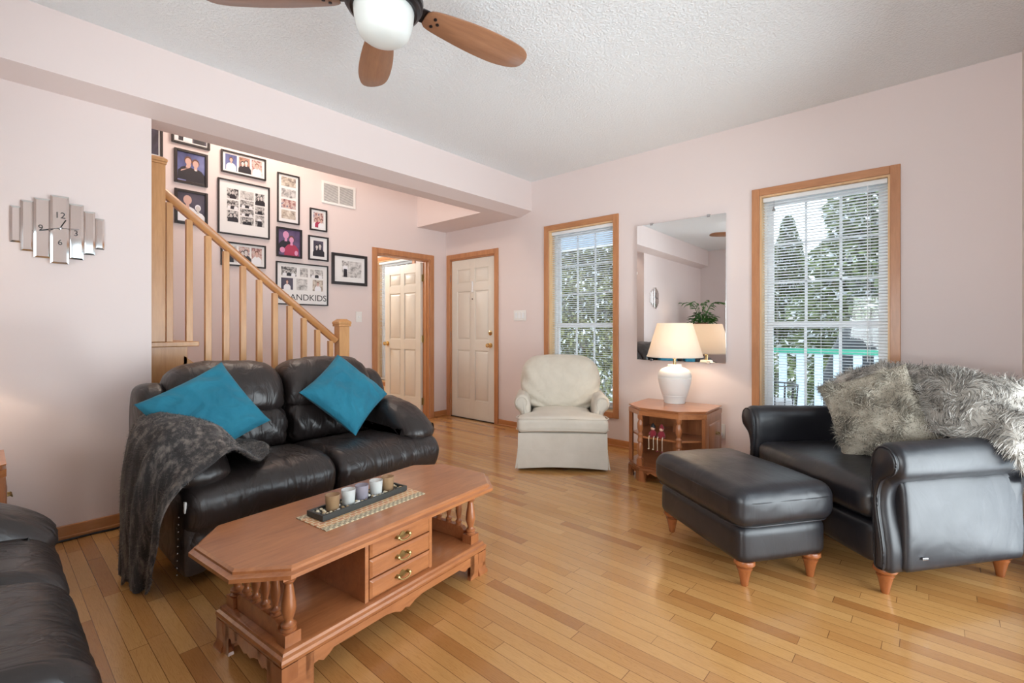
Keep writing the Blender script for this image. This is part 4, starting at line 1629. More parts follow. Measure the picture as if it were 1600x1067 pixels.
nT = NU * NV
fs = []
for j in range(NU - 1):
    for i in range(NV - 1):
        a = j * NV + i
        fs.append((a, a + NV, a + NV + 1, a + 1))
        fs.append((nT + a, nT + a + 1, nT + a + NV + 1, nT + a + NV))
for j in range(NU - 1):
    a, b = j * NV, (j + 1) * NV
    fs.append((a, nT + a, nT + b, b))
    a, b = j * NV + NV - 1, (j + 1) * NV + NV - 1
    fs.append((a, b, nT + b, nT + a))
for i in range(NV - 1):
    a = i
    fs.append((a, a + 1, nT + a + 1, nT + a))
    a = (NU - 1) * NV + i
    fs.append((a, nT + a, nT + a + 1, a + 1))
mb.add(top + bot, fs)
th_o = mb.build('knitted_throw', 'knit', None, angle=180)
hair_on(th_o, 42000, 0.012, 0.0011, gravity=(0, 0, -0.4), seed=4, curl=0.7)
tag(th_o, 'charcoal grey knitted throw hanging over the left arm of the loveseat', 'blanket')


# ------------------------------------------------------------------ turned wood helpers
def turned(mb, x, y, z0, z1, r, square=0.0, seg=20, kind=0):
    """baluster: profile in fractions of the height"""
    H = z1 - z0
    zb = z0
    zt = z1
    if square:
        q = square
        mb.box(x - q, x + q, y - q, y + q, z0, z0 + H * 0.17)
        zb = z0 + H * 0.17
    H2 = zt - zb
    pf = [(1.0, 0.0), (1.05, 0.02), (0.72, 0.05), (0.98, 0.08), (1.0, 0.11), (0.60, 0.15), (0.55, 0.18), (0.78, 0.26), (0.98, 0.36), (0.95, 0.46), (0.78, 0.60), (0.60, 0.74), (0.52, 0.80),
          (0.80, 0.83), (0.95, 0.86), (0.80, 0.89), (0.55, 0.91), (0.85, 0.95), (0.9, 1.0)]
    mb.lathe([(r * a, zb + H2 * b) for a, b in pf], seg, (x, y, 0))


def bail_pull(parent, x, y, z, nx, ny, w=0.03, rot=0.0):
    """brass drawer pull; (nx,ny) outward normal, in the parent's frame"""
    ang_ = math.atan2(ny, nx)
    T = Matrix.Translation((x, y, z)) @ Matrix.Rotation(ang_ - PI / 2, 4, 'Z') @ Matrix.Rotation(-PI / 2, 4, 'X')
    # after T: local x across, local z outward, local y down
    mb = MB()
    pl = crom([(-w * 1.1, 0), (-w * .75, .008), (-w * .45, .005), (-w * .2, .012), (0, .008), (w * .2, .012), (w * .45, .005), (w * .75, .008), (w * 1.1, 0), (w * .75, -.008),
               (w * .45, -.005), (w * .2, -.013), (0, -.016), (-w * .2, -.013), (-w * .45, -.005), (-w * .75, -.008)], 60)
    mb.prism([(a, b) for a, b in pl], 0, 0.0025, T)
    for s in (-1, 1):
        mb.lathe([(0.006, 0.0), (0.005, 0.01), (0.007, 0.016), (0.001, 0.02)], 12, (s * w * 0.8, 0, 0), T)
    m2 = [(T @ Vector((w * 0.8 * math.cos(a), 0.012 * math.sin(a) if True else 0, 0.016 + 0.004 * math.sin(a)))) for a in [PI * k / 14 for k in range(15)]]
    mb.tube(m2, 0.0028, 8)
    return mb.build('drawer_pull', 'antique', parent, angle=60)


# ------------------------------------------------------------------ coffee table (local: X long axis, -Y the drawer side)
ct = thing('coffee_table', 'long octagonal maple coffee table with three small drawers and turned columns', 'coffee table', (-1.737, 1.062, 0), math.radians(95.8))
HL, HW, CX, CY = 0.60, 0.268, 0.12, 0.125


def octa(hl, hw, cx, cy):
    return [(-hl, -hw + cy), (-hl + cx, -hw), (hl - cx, -hw), (hl, -hw + cy), (hl, hw - cy), (hl - cx, hw), (-hl + cx, hw), (-hl, hw - cy)]


mb = MB()
prof = [(0.012, .383), (0.0, .388), (0.0, .400), (0.010, .403), (0.014, .406), (0.014, .414), (0.022, .420)]
mb.loft([[(x, y, z) for x, y in octa(HL - d, HW - d, CX - d * .4, CY - d * .4)] for d, z in prof])
mb.build('tabletop', 'maple', ct, angle=25)
mb = MB()
for (x0, x1, y0, y1) in ((-0.47, 0.47, -0.205, -0.190), (-0.47, 0.47, 0.190, 0.205), (-0.47, -0.455, -0.19, 0.19), (0.455, 0.47, -0.19, 0.19)):
    mb.box(x0, x1, y0, y1, 0.355, 0.383)
mb.build('top_rail', 'maple', ct)
# base deck with moulding
mb = MB()
bl, bw_ = 0.487, 0.225
for d, z0, z1 in ((0.0, 0.105, 0.128), (0.008, 0.128, 0.140)):
    pass
mb.loft([[(-bl + d, -bw_ + d, z), (bl - d, -bw_ + d, z), (bl - d, bw_ - d, z), (-bl + d, bw_ - d, z)] for d, z in ((0.012, .100), (0.004, .106), (0.0, .118), (0.002, .128), (0.010, .133), (0.012, .142), (0.02, .145))])
mb.build('lower_shelf', 'maple', ct, angle=25)


def bracket(L_, foot=0.10, h=0.104):
    """scalloped plinth outline along 0..L (x), z from 0"""
    f = foot
    pts = [(0, 0), (f * 0.95, 0), (f * 0.92, 0.010), (f * 0.72, 0.025), (f * 0.70, 0.045), (f * 0.85, 0.062), (f * 1.1, 0.066), (f * 1.25, 0.056), (f * 1.45, 0.066), (f * 1.6, 0.078),
           (L_ / 2 - 0.09, 0.078), (L_ / 2 - 0.05, 0.070), (L_ / 2 - 0.02, 0.056), (L_ / 2, 0.064)]
    pts = pts + [(L_ - a, b) for a, b in reversed(pts[:-1])]
    pts = pts + [(L_, h), (0, h)]
    return pts


def plinth_side(p0, p1, name='plinth', parent=None, mat='maple', th_=0.018, foot=0.10, h=0.104):
    p0, p1 = Vector(p0), Vector(p1)
    d = (p1 - p0)
    L_ = d.length
    a = math.atan2(d.y, d.x)
    T = Matrix.Translation(p0) @ Matrix.Rotation(a, 4, 'Z') @ Matrix.Rotation(PI / 2, 4, 'X')
    mb_ = MB()
    po = bracket(L_, foot, h)
    # triangulated thick board: keep a strip top so concave shape is safe
    n_ = len(po) - 2
    vs = []
    for (x_, z_) in po[:n_]:
        vs += [(x_, z_, 0), (x_, h, 0), (x_, z_, -th_), (x_, h, -th_)]
    fs_ = []
    for i in range(n_ - 1):
        q = 4 * i
        r_ = 4 * (i + 1)
        fs_ += [(q, q + 1, r_ + 1, r_), (q + 2, r_ + 2, r_ + 3, q + 3), (q, r_, r_ + 2, q + 2), (q + 1, q + 3, r_ + 3, r_ + 1)]
    fs_ += [(0, 2, 3, 1), (4 * n_ - 4, 4 * n_ - 3, 4 * n_ - 1, 4 * n_ - 2)]
    mb_.add(vs, fs_, T)
    return mb_.build(name, mat, parent, angle=30)


a_, b_ = bl - 0.004, bw_ - 0.004
for p0, p1, ft in (((-a_, -b_, 0), (a_, -b_, 0), .11), ((a_, b_, 0), (-a_, b_, 0), .11), ((-a_, b_, 0), (-a_, -b_, 0), .095), ((a_, -b_, 0), (a_, b_, 0), .095)):
    plinth_side(p0, p1, 'plinth', ct, 'maple', foot=ft)
for sx in (-1, 1):
    for sy in (-1, 1):
        mb = MB()
        turned(mb, sx * 0.435, sy * 0.172, 0.145, 0.366, 0.023, 0.026)
        mb.box(sx * 0.435 - 0.024, sx * 0.435 + 0.024, sy * 0.172 - 0.024, sy * 0.172 + 0.024, 0.364, 0.383)
        mb.build('corner_column', 'maple_end', ct, angle=40)
        # splayed foot block
        mb = MB()
        mb.loft([[(sx * (a_ + e), sy * (b_ + e), z), (sx * (a_ - 0.05), sy * (b_ + e), z), (sx * (a_ - 0.05), sy * (b_ - 0.05), z), (sx * (a_ + e), sy * (b_ - 0.05), z)]
                 for e, z in ((0.008, 0), (0.008, 0.010), (0.002, 0.022), (-0.001, 0.04), (0.0015, 0.07), (0.0015, 0.104))])
        mb.build('foot', 'maple_end', ct, angle=30)
    mb = MB()
    mb.loft([[(sx * 0.452, -0.140, 0.145), (sx * 0.452, 0.140, 0.145), (sx * 0.452, 0.140, 0.19), (sx * 0.452, 0.12, 0.205), (sx * 0.452, -0.12, 0.205), (sx * 0.452, -0.140, 0.19)],
             [(sx * 0.424, -0.140, 0.145), (sx * 0.424, 0.140, 0.145), (sx * 0.424, 0.140, 0.19), (sx * 0.424, 0.12, 0.205), (sx * 0.424, -0.12, 0.205), (sx * 0.424, -0.140, 0.19)]])
    mb.build('end_rail', 'maple', ct, angle=30, bevel=0.003)
    for k in range(4):
        mb = MB()
        turned(mb, sx * 0.438, -0.096 + k * 0.064, 0.203, 0.383, 0.0155)
        mb.build('spindle', 'maple_end', ct, angle=40, smooth=True)
# drawer cabinet
MB().box(-0.165, -0.150, -0.195, 0.195, 0.145, 0.383).build('cabinet_side', 'maple', ct)
MB().box(0.150, 0.165, -0.195, 0.195, 0.145, 0.383).build('cabinet_side', 'maple', ct)
MB().box(-0.15, 0.15, 0.18, 0.195, 0.145, 0.383).build('cabinet_back', 'maple', ct)
MB().box(-0.15, 0.15, -0.17, 0.18, 0.37, 0.383).build('cabinet_top', 'maple', ct)
for k in range(3):
    z0 = 0.150 + k * 0.0745
    mb = MB()
    mb.loft([[(-0.148, -0.165, z0), (0.148, -0.165, z0), (0.148, -0.165, z0 + 0.070), (-0.148, -0.165, z0 + 0.070)],
             [(-0.148, -0.197, z0), (0.148, -0.197, z0), (0.148, -0.197, z0 + 0.070), (-0.148, -0.197, z0 + 0.070)],
             [(-0.138, -0.203, z0 + 0.009), (0.138, -0.203, z0 + 0.009), (0.138, -0.203, z0 + 0.061), (-0.138, -0.203, z0 + 0.061)]])
    dr = mb.build('drawer', 'maple', ct, angle=20, bevel=0.002)
    bail_pull(dr, 0.0, -0.203, z0 + 0.037, 0, -1, 0.034)

# placemat, tray, candles and pebbles on the coffee table
import_px = None
AX = Vector((math.cos(math.radians(95.8)), math.sin(math.radians(95.8)), 0))
AY = Vector((-AX.y, AX.x, 0))


def on_table(u, v, z):
    p = Vector((-1.737, 1.062, 0)) + AX * u + AY * v
    return (p.x, p.y, z)


pm_ = MB()
pm_.box(-0.235, 0.235, -0.098, 0.098, 0, 0.004)
pmo = pm_.build('bead_placemat', 'mosaic', None, bevel=0.001)
pmo.location = on_table(-0.035, -0.022, 0.4202)
pmo.rotation_euler = (0, 0, math.radians(95.8))
tag(pmo, 'woven beaded placemat in orange and cream under the candle tray', 'placemat')
tr = thing('candle_tray', 'long narrow dark slate tray holding five votive candles and pebbles', 'tray', on_table(-0.035, 0.008, 0.4244), math.radians(97.5))
TL_, TW_ = 0.205, 0.050
mb = MB()
o1 = [(-TL_, -TW_), (TL_, -TW_), (TL_, TW_), (-TL_, TW_)]


def rect(d, z):
    return [(-TL_ + d, -TW_ + d, z), (TL_ - d, -TW_ + d, z), (TL_ - d, TW_ - d, z), (-TL_ + d, TW_ - d, z)]


mb.loft([rect(0.004, 0), rect(0.0, 0.004), rect(0, 0.023), rect(0.009, 0.023), rect(0.010, 0.013)])
mb.build('tray_body', 'tray', tr, angle=30)
TA = math.radians(97.5)
TX = Vector((math.cos(TA), math.sin(TA), 0))
TY = Vector((-TX.y, TX.x, 0))


def in_tray(u, v, z):
    p = Vector(on_table(-0.035, 0.008, 0)) + TX * u + TY * v
    return (p.x, p.y, 0.4244 + z)


vot = [('votive_brown', 'wax_tan', 'amber brown glass votive candle at the near end of the tray'),
       ('votive_clear', 'wax_white', 'frosted white glass votive candle, second from the near end of the tray'),
       ('votive_grey', 'wax_grey', 'smoky violet glass votive candle in the middle of the tray'),
       ('votive_clear', 'wax_white', 'frosted white glass votive candle, second from the far end of the tray'),
       ('votive_brown', 'wax_tan', 'amber brown glass votive candle at the far end of the tray')]
VU = [-0.130, -0.058, 0.006, 0.078, 0.140]
for (g, wx, lb), u in zip(vot, VU):
    c = thing('votive_candle', lb, 'candle', in_tray(u, 0.0, 0.0132), 0, 'votive candles in the tray')
    c.scale = (1.17, 1.17, 1.17)
    MB().lathe([(0.001, 0), (0.019, 0.0), (0.0205, 0.003), (0.0235, 0.050), (0.0225, 0.050), (0.0195, 0.005), (0.001, 0.004)], 28).build('glass_cup', g, c, angle=50)
    w_ = MB().lathe([(0.0185, 0.0052), (0.0208, 0.034), (0.014, 0.0325), (0.003, 0.033), (0.001, 0.033)], 24).build('wax', wx, c, angle=50)
    MB().tube([(0, 0, 0.033), (0.0008, 0, 0.040)], 0.0008, 6).build('wick', 'black', w_)
pcols = [plain('cream pebble', srgb(228, 214, 184), 0.5, var=0.1), plain('tan pebble', srgb(190, 164, 124), 0.5, var=0.15), plain('grey pebble', srgb(120, 118, 108), 0.5, var=0.15), plain('white pebble', srgb(242, 240, 232), 0.45, var=0.05)]
protos = {}
placed = []
rs = random.Random(5)
cnt = 0
tries = 0
while cnt < 58 and tries < 4000:
    tries += 1
    u = rs.uniform(-0.190, 0.190)
    v_ = rs.uniform(-0.036, 0.036)
    r = rs.uniform(0.0058, 0.0086)
    if any((u - q) ** 2 + v_ ** 2 < (0.0255 + r) ** 2 for q in VU):
        continue
    if any((u - a) ** 2 + (v_ - b) ** 2 < (r + c) ** 2 * 0.95 for a, b, c in placed):
        continue
    placed.append((u, v_, r))
    mi = rs.choice([0, 0, 1, 2, 3])
    key = mi
    if key not in protos:
        m_ = MB()
        m_.sphere((0, 0, 0), 1, 12, (1.0, 0.8, 0.62))
        m_.v = [tuple(np.array(p) * (1 + 0.16 * fbm(p, 1.3, mi))) for p in m_.v]
        o = m_.build('pebble', 'snow', None, angle=180)
        o.data.materials[0] = pcols[mi]
        protos[key] = o
    else:
        o = protos[key].copy()
        COL.objects.link(o)
    o.scale = (r, r, r)
    o.rotation_euler = (0, 0, rs.uniform(0, 6.28))
    o.location = in_tray(u, v_, 0.0132 + r * 0.60)
    tag(o, ['small cream pebble', 'small tan pebble', 'small dark grey pebble', 'small white pebble'][mi] + ' lying between the candles in the slate tray', 'pebble', 'pebbles in the candle tray')
    cnt += 1

# ------------------------------------------------------------------ hexagonal end table (local: -Y front, origin at its centre)


def end_table(label, loc, rz, door=True):
    e = thing('end_table', label, 'end table', loc, rz)
    S = [(-0.30, 0.255), (-0.30, -0.13), (-0.155, -0.255), (0.145, -0.255), (0.30, -0.12), (0.30, 0.255)]

    def sc(d):
        return [(x - math.copysign(d, x) * (1 if abs(x) > .2 else .45), y - math.copysign(d, y)) for x, y in S]
    zt = 0.545
    mb_ = MB()
    mb_.loft([[(x, y, zt + z) for x, y in sc(d)] for d, z in ((-0.006, -.024), (-0.018, -.019), (-0.018, -.010), (-0.008, -.007), (-0.006, 0.0))])
    mb_.build('tabletop', 'maple', e, angle=25)
    mb_ = MB()
    mb_.loft([[(x, y, z) for x, y in sc(d)] for d, z in ((0.0, .085), (-0.012, .09), (-0.014, .10), (-0.006, .108), (0.0, .115))])
    mb_.build('bottom_deck', 'maple', e, angle=25)
    mb_ = MB()
    mb_.loft([[(x, y, z) for x, y in sc(0.03)] for z in (0.318, 0.333)])
    mb_.build('shelf', 'maple', e, bevel=0.003)
    # crown rail under the top
    P_ = [Vector((x, y, 0)) for x, y in sc(0.006)]
    mb_ = MB()
    for i in range(6):
        p, q = P_[i], P_[(i + 1) % 6]
        d = (q - p)
        a = math.atan2(d.y, d.x)
        T_ = Matrix.Translation(p) @ Matrix.Rotation(a, 4, 'Z')
        mb_.box(0, d.length, 0, 0.014, zt - 0.055, zt - 0.022, T_)
    mb_.build('top_rail', 'maple', e)
    MB().box(-0.29, 0.29, 0.235, 0.25, 0.11, zt - 0.02).build('back_panel', 'maple_end', e)
    MB().box(-0.015, 0.27, 0.06, 0.072, 0.115, zt - 0.02).build('divider_panel', 'maple_end', e)
    MB().box(-0.295, -0.28, 0.11, 0.235, 0.11, zt - 0.02).build('side_panel', 'maple_end', e)
    dr_ = MB()
    x0 = 0.278
    dr_.box(x0, 0.292, -0.11, 0.235, 0.118, zt - 0.055)
    dr_.loft([[(0.292, -0.06, 0.17), (0.292, 0.19, 0.17), (0.292, 0.19, zt - 0.10), (0.292, -0.06, zt - 0.10)], [(0.298, -0.045, 0.185), (0.298, 0.175, 0.185), (0.298, 0.175, zt - 0.115), (0.298, -0.045, zt - 0.115)]])
    dr_ = dr_.build('cabinet_door', 'maple_end', e, angle=25, bevel=0.002)
    bail_pull(dr_, 0.298, 0.10, 0.36, 1, 0, 0.026)
    for (x, y) in ((-0.150, -0.232), (0.138, -0.232), (-0.275, -0.118), (0.275, -0.112)):
        m2 = MB()
        if abs(x) < 0.2:
            q = 0.02
            m2.box(x - q, x + q, y - q, y + q, .115, .165)
            m2.lathe([(0.019, .165), (.021, .172), (.013, .185), (.022, .215), (.023, .25), (.014, .285), (.021, .292), (.021, .305), (.017, .318), (.017, .333), (.021, .345), (.013, .36), (.022, .39), (.023, .425), (.013, .455), (.02, .465), (.02, .49)], 20, (x, y, 0))
            m2.build('corner_column', 'maple_end', e, angle=40)
        else:
            m2.box(x - 0.014, x + 0.014, y - 0.014, y + 0.014, .115, .49)
            m2.build('corner_post', 'maple_end', e, bevel=0.003)
    Q = [Vector((x, y, 0)) for x, y in sc(0.004)]
    for i in range(6):
        p, q = Q[i], Q[(i + 1) % 6]
        plinth_side(p, q, 'plinth', e, 'maple_end', foot=0.055 if (q - p).length < 0.3 else 0.075, h=0.088, th_=0.016)
    return e


ET = end_table('hexagonal maple end table with open shelves, under the white lamp', (-1.505, 3.51, 0), math.radians(2.5))
ET2 = end_table('hexagonal maple end table in the corner by the clock wall, mostly out of frame', (-3.12, -0.22, 0), math.radians(90))


# ------------------------------------------------------------------ table lamp
def table_lamp(label, loc, group=None, power=9):
    l = thing('table_lamp', label, 'table lamp', loc, 0, group)
    MB().lathe([(0.001, 0), (0.078, 0.0), (0.080, 0.008), (0.098, 0.06), (0.112, 0.06 + 0.003), (0.114, 0.070), (0.118, 0.10), (0.126, 0.14), (0.131, 0.178), (0.131, 0.196), (0.127, 0.200), (0.129, 0.206),
                (0.126, 0.211), (0.128, 0.218), (0.122, 0.245), (0.105, 0.266), (0.078, 0.280), (0.056, 0.286), (0.052, 0.298), (0.050, 0.308), (0.001, 0.309)][:3] +
               [(0.083, 0.03), (0.092, 0.055), (0.094, 0.058), (0.0925, 0.062), (0.097, 0.068), (0.110, 0.11), (0.120, 0.150), (0.126, 0.180), (0.128, 0.196), (0.1245, 0.199), (0.128, 0.203), (0.1245, 0.207), (0.128, 0.212),
                (0.122, 0.240), (0.104, 0.262), (0.076, 0.276), (0.054, 0.282), (0.052, 0.292), (0.050, 0.300), (0.001, 0.301)], 48).build('base', 'ceramic', l, angle=50)
    MB().lathe([(0.012, 0.30), (0.012, 0.345), (0.018, 0.35), (0.018, 0.40), (0.006, 0.402)], 16).build('socket', 'brass', l)
    MB().lathe([(0.001, 0.402), (0.012, 0.402), (0.016, 0.42), (0.028, 0.455), (0.024, 0.48), (0.001, 0.492)], 16).build('bulb', 'frost', l)
    hp = MB()
    for s in (-1, 1):
        hp.tube([(s * 0.012, 0, 0.36), (s * 0.05, 0, 0.41), (s * 0.055, 0, 0.50), (s * 0.03, 0, 0.575), (0, 0, 0.595)], 0.0015, 6)
        hp.tube([(0, 0, 0.595), (s * 0.133, 0, 0.622)], 0.0015, 6)
        hp.tube([(0, 0, 0.595), (0, s * 0.133, 0.622)], 0.0015, 6)
    hp.build('harp', 'brass', l)
    sh = MB()
    r0, r1, z0, z1 = 0.213, 0.134, 0.362, 0.628
    sh.lathe([(r0, z0), (r1, z1), (r1 - 0.0012, z1), (r0 - 0.0012, z0), (r0, z0)], 64, caps=False)
    sh.lathe([(r0 + 0.001, z0), (r0 + 0.0012, z0 + 0.008), (r0 - 0.002, z0 + 0.008), (r0 - 0.002, z0), (r0 + 0.001, z0)], 64, caps=False)
    sh.build('lamp_shade', 'shade', l, angle=60)
    point('table_lamp_bulb_light', (loc[0], loc[1], loc[2] + 0.47), power, (1.0, 0.82, 0.62), 0.04)
    return l


table_lamp('white ribbed ceramic table lamp with a lit white shade in front of the mirror', (-1.548, 3.665, 0.5455), power=16)
table_lamp('matching white table lamp in the clock wall corner, seen only in the mirror', (-3.18, -0.17, 0.5455), power=9)

# two seated dolls with dangling legs on the end table shelf
for k, (dx, lb) in enumerate(((-0.060, 'small burgundy felt doll sitting on the end table shelf, the left one'), (0.005, 'small burgundy felt doll sitting on the end table shelf, the right one'))):
    a = math.radians(2.5)
    lx, ly = dx, -0.210
    wx_ = -1.505 + lx * math.cos(a) - ly * math.sin(a)
    wy_ = 3.51 + lx * math.sin(a) + ly * math.cos(a)
    d = thing('felt_doll', lb, 'doll', (wx_, wy_, 0.3335), a, 'felt dolls on the shelf')
    MB().lathe([(0.001, 0), (0.022, 0.002), (0.026, 0.015), (0.022, 0.035), (0.012, 0.052), (0.001, 0.056)], 16).build('body', 'red', d)
    MB().sphere((0, -0.004, 0.066), 0.016, 14).build('head', 'skin', d)
    MB().lathe([(0.019, 0.068), (0.017, 0.078), (0.010, 0.092), (0.003, 0.103), (0.001, 0.104)], 14).build('hat', 'red' if k else 'black', d)
    for s in (-1, 1):
        MB().tube([(s * 0.015, -0.010, 0.008), (s * 0.018, -0.030, 0.010), (s * 0.018, -0.036, -0.01), (s * 0.017, -0.035, -0.075 - 0.01 * k)], 0.0032, 8).build('leg', 'beadcord', d)
        MB().sphere((s * 0.017, -0.041, -0.080 - 0.01 * k), 0.008, 10, (0.8, 1.3, 0.6)).build('shoe', 'red' if k else 'beadcord', d)
        MB().tube([(s * 0.016, 0, 0.042), (s * 0.026, -0.012, 0.025), (s * 0.014, -0.024, 0.016)], 0.0045, 8).build('arm', 'red', d)

# ------------------------------------------------------------------ cream swivel chair (local +X front)
cc = thing('swivel_chair', 'cream upholstered swivel armchair with a skirt, in front of the narrow window', 'armchair', (-2.415, 3.335, 0), math.radians(-52.2))
# swivel base (mostly hidden)
MB().lathe([(0.22, 0.0), (0.24, 0.005), (0.24, 0.02), (0.06, 0.03), (0.06, 0.06)], 28).build('swivel_base', 'bronze', cc)
mb = MB()
softbox(0.66, 0.68, 0.24, 0.03, c=(-0.01, 0, 0.19), mb=mb, n=8)
mb.build('seat_frame', 'cream', cc)
# skirt: thin cloth box around, with corner kick pleats
mb = MB()
ring_t, ring_b, ring_m = [], [], []
pts = [(0.335, -0.352), (0.335, 0.352), (-0.33, 0.340), (-0.33, -0.340)]
cor = []
for i in range(4):
    p, q = Vector((*pts[i], 0)), Vector((*pts[(i + 1) % 4], 0))
    for k in range(24):
        f = k / 24
        cor.append((p.lerp(q, f), f))
zt_, zb_ = 0.30, 0.018
rt, rm, rb = [], [], []
for (p, f) in cor:
    e = 0.002 + 0.006 * (1 - math.sin(PI * f))
    n_ = Vector((p.x, p.y, 0)).normalized()
    sag = 0.014 * math.sin(PI * f)
    wv = 0.003 * math.sin(f * 14)
    rt.append((p.x, p.y, zt_))
    rm.append((p.x + n_.x * (0.003), p.y + n_.y * 0.003, 0.168))
    rb.append((p.x + n_.x * (e + wv), p.y + n_.y * (e + wv), zb_ + sag))
mb.loft([[(x * .985, y * .985, z) for x, y, z in rt], rt, rm, rb, [(x * 0.975, y * 0.975, z) for x, y, z in rb], [(x * .97, y * .97, z) for x, y, z in rm]], caps=False)
mb.loft([[(x * 1.006, y * 1.006, 0.172) for x, y, z in rm], [(x * 1.008, y * 1.008, 0.1685) for x, y, z in rm], [(x * 1.006, y * 1.006, 0.165) for x, y, z in rm]], caps=False)
mb.build('skirt', 'cream', cc, angle=50)
for s in (-1, 1):
    mb = MB()
    mb.loft([[(0.325, s * 0.345, 0.165), (0.335, s * 0.355, 0.165), (0.30, s * 0.352, 0.165)], [(0.338, s * 0.362, 0.02), (0.348, s * 0.375, 0.02), (0.27, s * 0.372, 0.02)]])
    mb.build('corner_pleat', 'cream', cc)
# T-shaped seat cushion
mb = MB()


def tee(x, y, z):
    k = min(1.0, max(0.0, (x - 0.10) / 0.12))
    yy = y * (0.70 + 0.30 * k)
    return (x, yy, z + 0.010 * (1 - (x / 0.36) ** 2) - 0.012 * (abs(y) / 0.355) ** 3)


softbox(0.72, 0.725, 0.125, 0.045, puff=(0.0, 0.0, 0.014), n=22, c=(-0.005, 0, 0.368), mb=mb, deform=tee)
mb.build('seat_cushion', 'cream', cc, angle=180)
mb = MB()
for zz in (0.415, 0.325):
    loop = crom([(0.343, -0.335, zz), (0.355, 0, zz + 0.004), (0.343, 0.335, zz), (0.20, 0.352, zz), (0.16, 0.30, zz), (-0.3, 0.245, zz), (-0.3, -0.245, zz), (0.16, -0.30, zz), (0.20, -0.352, zz)], 90)
    mb.tube([tuple(p) for p in loop] + [tuple(loop[0])], 0.0038, 6, caps=False)
mb.build('piping', 'cream', cc)
# back
def bk(x, y, z):
    return (x - 0.22 * (z - 0.10), y * (1 - 0.10 * max(0, (z - 0.15)) / 0.2), z)


mb = MB()
softbox(0.14, 0.62, 0.50, 0.06, c=(-0.31, 0, 0.55), mb=mb, n=12, deform=bk)
mb.build('back_frame', 'cream', cc, angle=180)
mb = MB()


def bp(x, y, z):
    # rounder top corners, gathered creases
    u = y / 0.34
    v_ = z / 0.23
    zz = z * (1 - 0.10 * u ** 4)
    yy = y * (1 - 0.10 * max(0, v_) ** 2 - 0.16 * max(0, -v_) ** 1.5)
    rad = math.atan2(z + 0.25, y)
    cr = 0.011 * math.sin(rad * 20) * min(1, (u * u + v_ * v_)) * (1 if x > 0 else 0.3)
    return (x + cr - 0.24 * z, yy, zz)


softbox(0.20, 0.70, 0.47, 0.095, puff=(0.035, 0.01, 0.015), n=30, wr=0.006, ws=7, seed=4, c=(-0.215, 0, 0.645), mb=mb, deform=bp)
mb.build('back_cushion', 'cream_pillow', cc, angle=180)
for s in (-1, 1):
    # rolled arm: profile in (y,z), swept along x
    po = [(0.0, 0.12), (0.0, 0.35), (0.0, 0.46), (0.005, 0.52), (0.03, 0.565), (0.075, 0.58), (0.118, 0.560), (0.135, 0.515), (0.125, 0.47), (0.10, 0.445), (0.085, 0.42), (0.08, 0.30), (0.08, 0.12)]
    po = [(s * (0.262 + a), b) for a, b in po]
    mb = padloft(po, -0.36, 0.175, 0.045, axis='x', n=70, m=16, wr=0.004, seed=s)
    ar = mb.build('armrest', 'cream', cc, angle=80)
    lp = [(0.158, s * (0.262 + 0.072 + 0.047 * math.cos(t)), 0.515 + 0.047 * math.sin(t)) for t in np.linspace(-0.5, 4.0, 26)]
    lp = [(0.158, s * (0.262 + 0.098), 0.30)] and lp
    MB().tube([(0.172, y, z) for x, y, z in lp] + [(0.172, s * 0.285, 0.44)], 0.004, 6).build('piping', 'cream', ar)

# ------------------------------------------------------------------ leather armchair (local +X front, +Y towards the camera side)
AC_A = math.radians(227)
ac = thing('leather_armchair', 'wide navy black leather armchair with rolled arms in the right corner', 'armchair', (-0.223, 3.148, 0), AC_A)
LS = 'leather_smooth'


def taper(x, y, z):
    k = min(1, max(0, (0.40 - x) / 0.76))
    return (x, y * (1 - 0.18 * k), z)


def arm_profile(s, yc):
    """S shaped panel with scroll on top; y measured outwards from the inner face"""
    p = [(-0.045, 0.14), (-0.05, 0.30), (-0.055, 0.42), (-0.06, 0.52), (-0.05, 0.60), (-0.015, 0.648), (0.035, 0.655), (0.078, 0.628), (0.095, 0.58), (0.082, 0.53), (0.045, 0.500), (0.020, 0.480),
         (0.005, 0.43), (0.008, 0.36), (0.025, 0.27), (0.035, 0.19), (0.030, 0.12), (0.0, 0.105), (-0.03, 0.11)]
    return [(s * (yc + a), b) for a, b in p]


for s in (1, -1):
    po = arm_profile(s, 0.465)
    wrf = [lambda p: -0.9 * abs(math.sin(math.atan2(p[2] - 0.58, (abs(p[1]) - 0.49)) * 11)) * math.exp(-((p[0] - 0.36) / 0.035) ** 2)]
    mb = padloft(po, -0.28, 0.425, 0.035, axis='x', n=90, m=44, wr=0.004, ws=6, seed=3 + s, deform=lambda x, y, z: taper(x, y, z), creases=wrf)
    arm = mb.build('armrest', LS, ac, angle=80)
    # outer side panel below the roll
    po = [(0.435, 0.115), (0.470, 0.115), (0.515, 0.125), (0.522, 0.20), (0.520, 0.32), (0.512, 0.44), (0.495, 0.50), (0.455, 0.51), (0.430, 0.50), (0.43, 0.30)]
    po = [(s * a, b) for a, b in po]
    mb = padloft(po, -0.295, 0.36, 0.03, axis='x', n=60, m=20, wr=0.003, seed=8 + s, deform=lambda x, y, z: taper(x, y, z))
    mb.build('side_panel', LS, ac, angle=80)
    # front facing panel following the scroll
    fp = inset(crom(arm_profile(s, 0.465), 90), 0.018)
    mb = MB()
    mb.loft([[(0.418, a, b) for a, b in fp], [(0.432, a, b) for a, b in inset(fp, 0.003)], [(0.438, a, b) for a, b in inset(fp, 0.010)]])
    mb.build('scroll_panel', LS, ac, angle=60)
    lp = [(0.432, a, b) for a, b in fp]
    MB().tube(lp + [lp[0]], 0.0035, 6, caps=False).build('piping', LS, arm)
mb = MB()
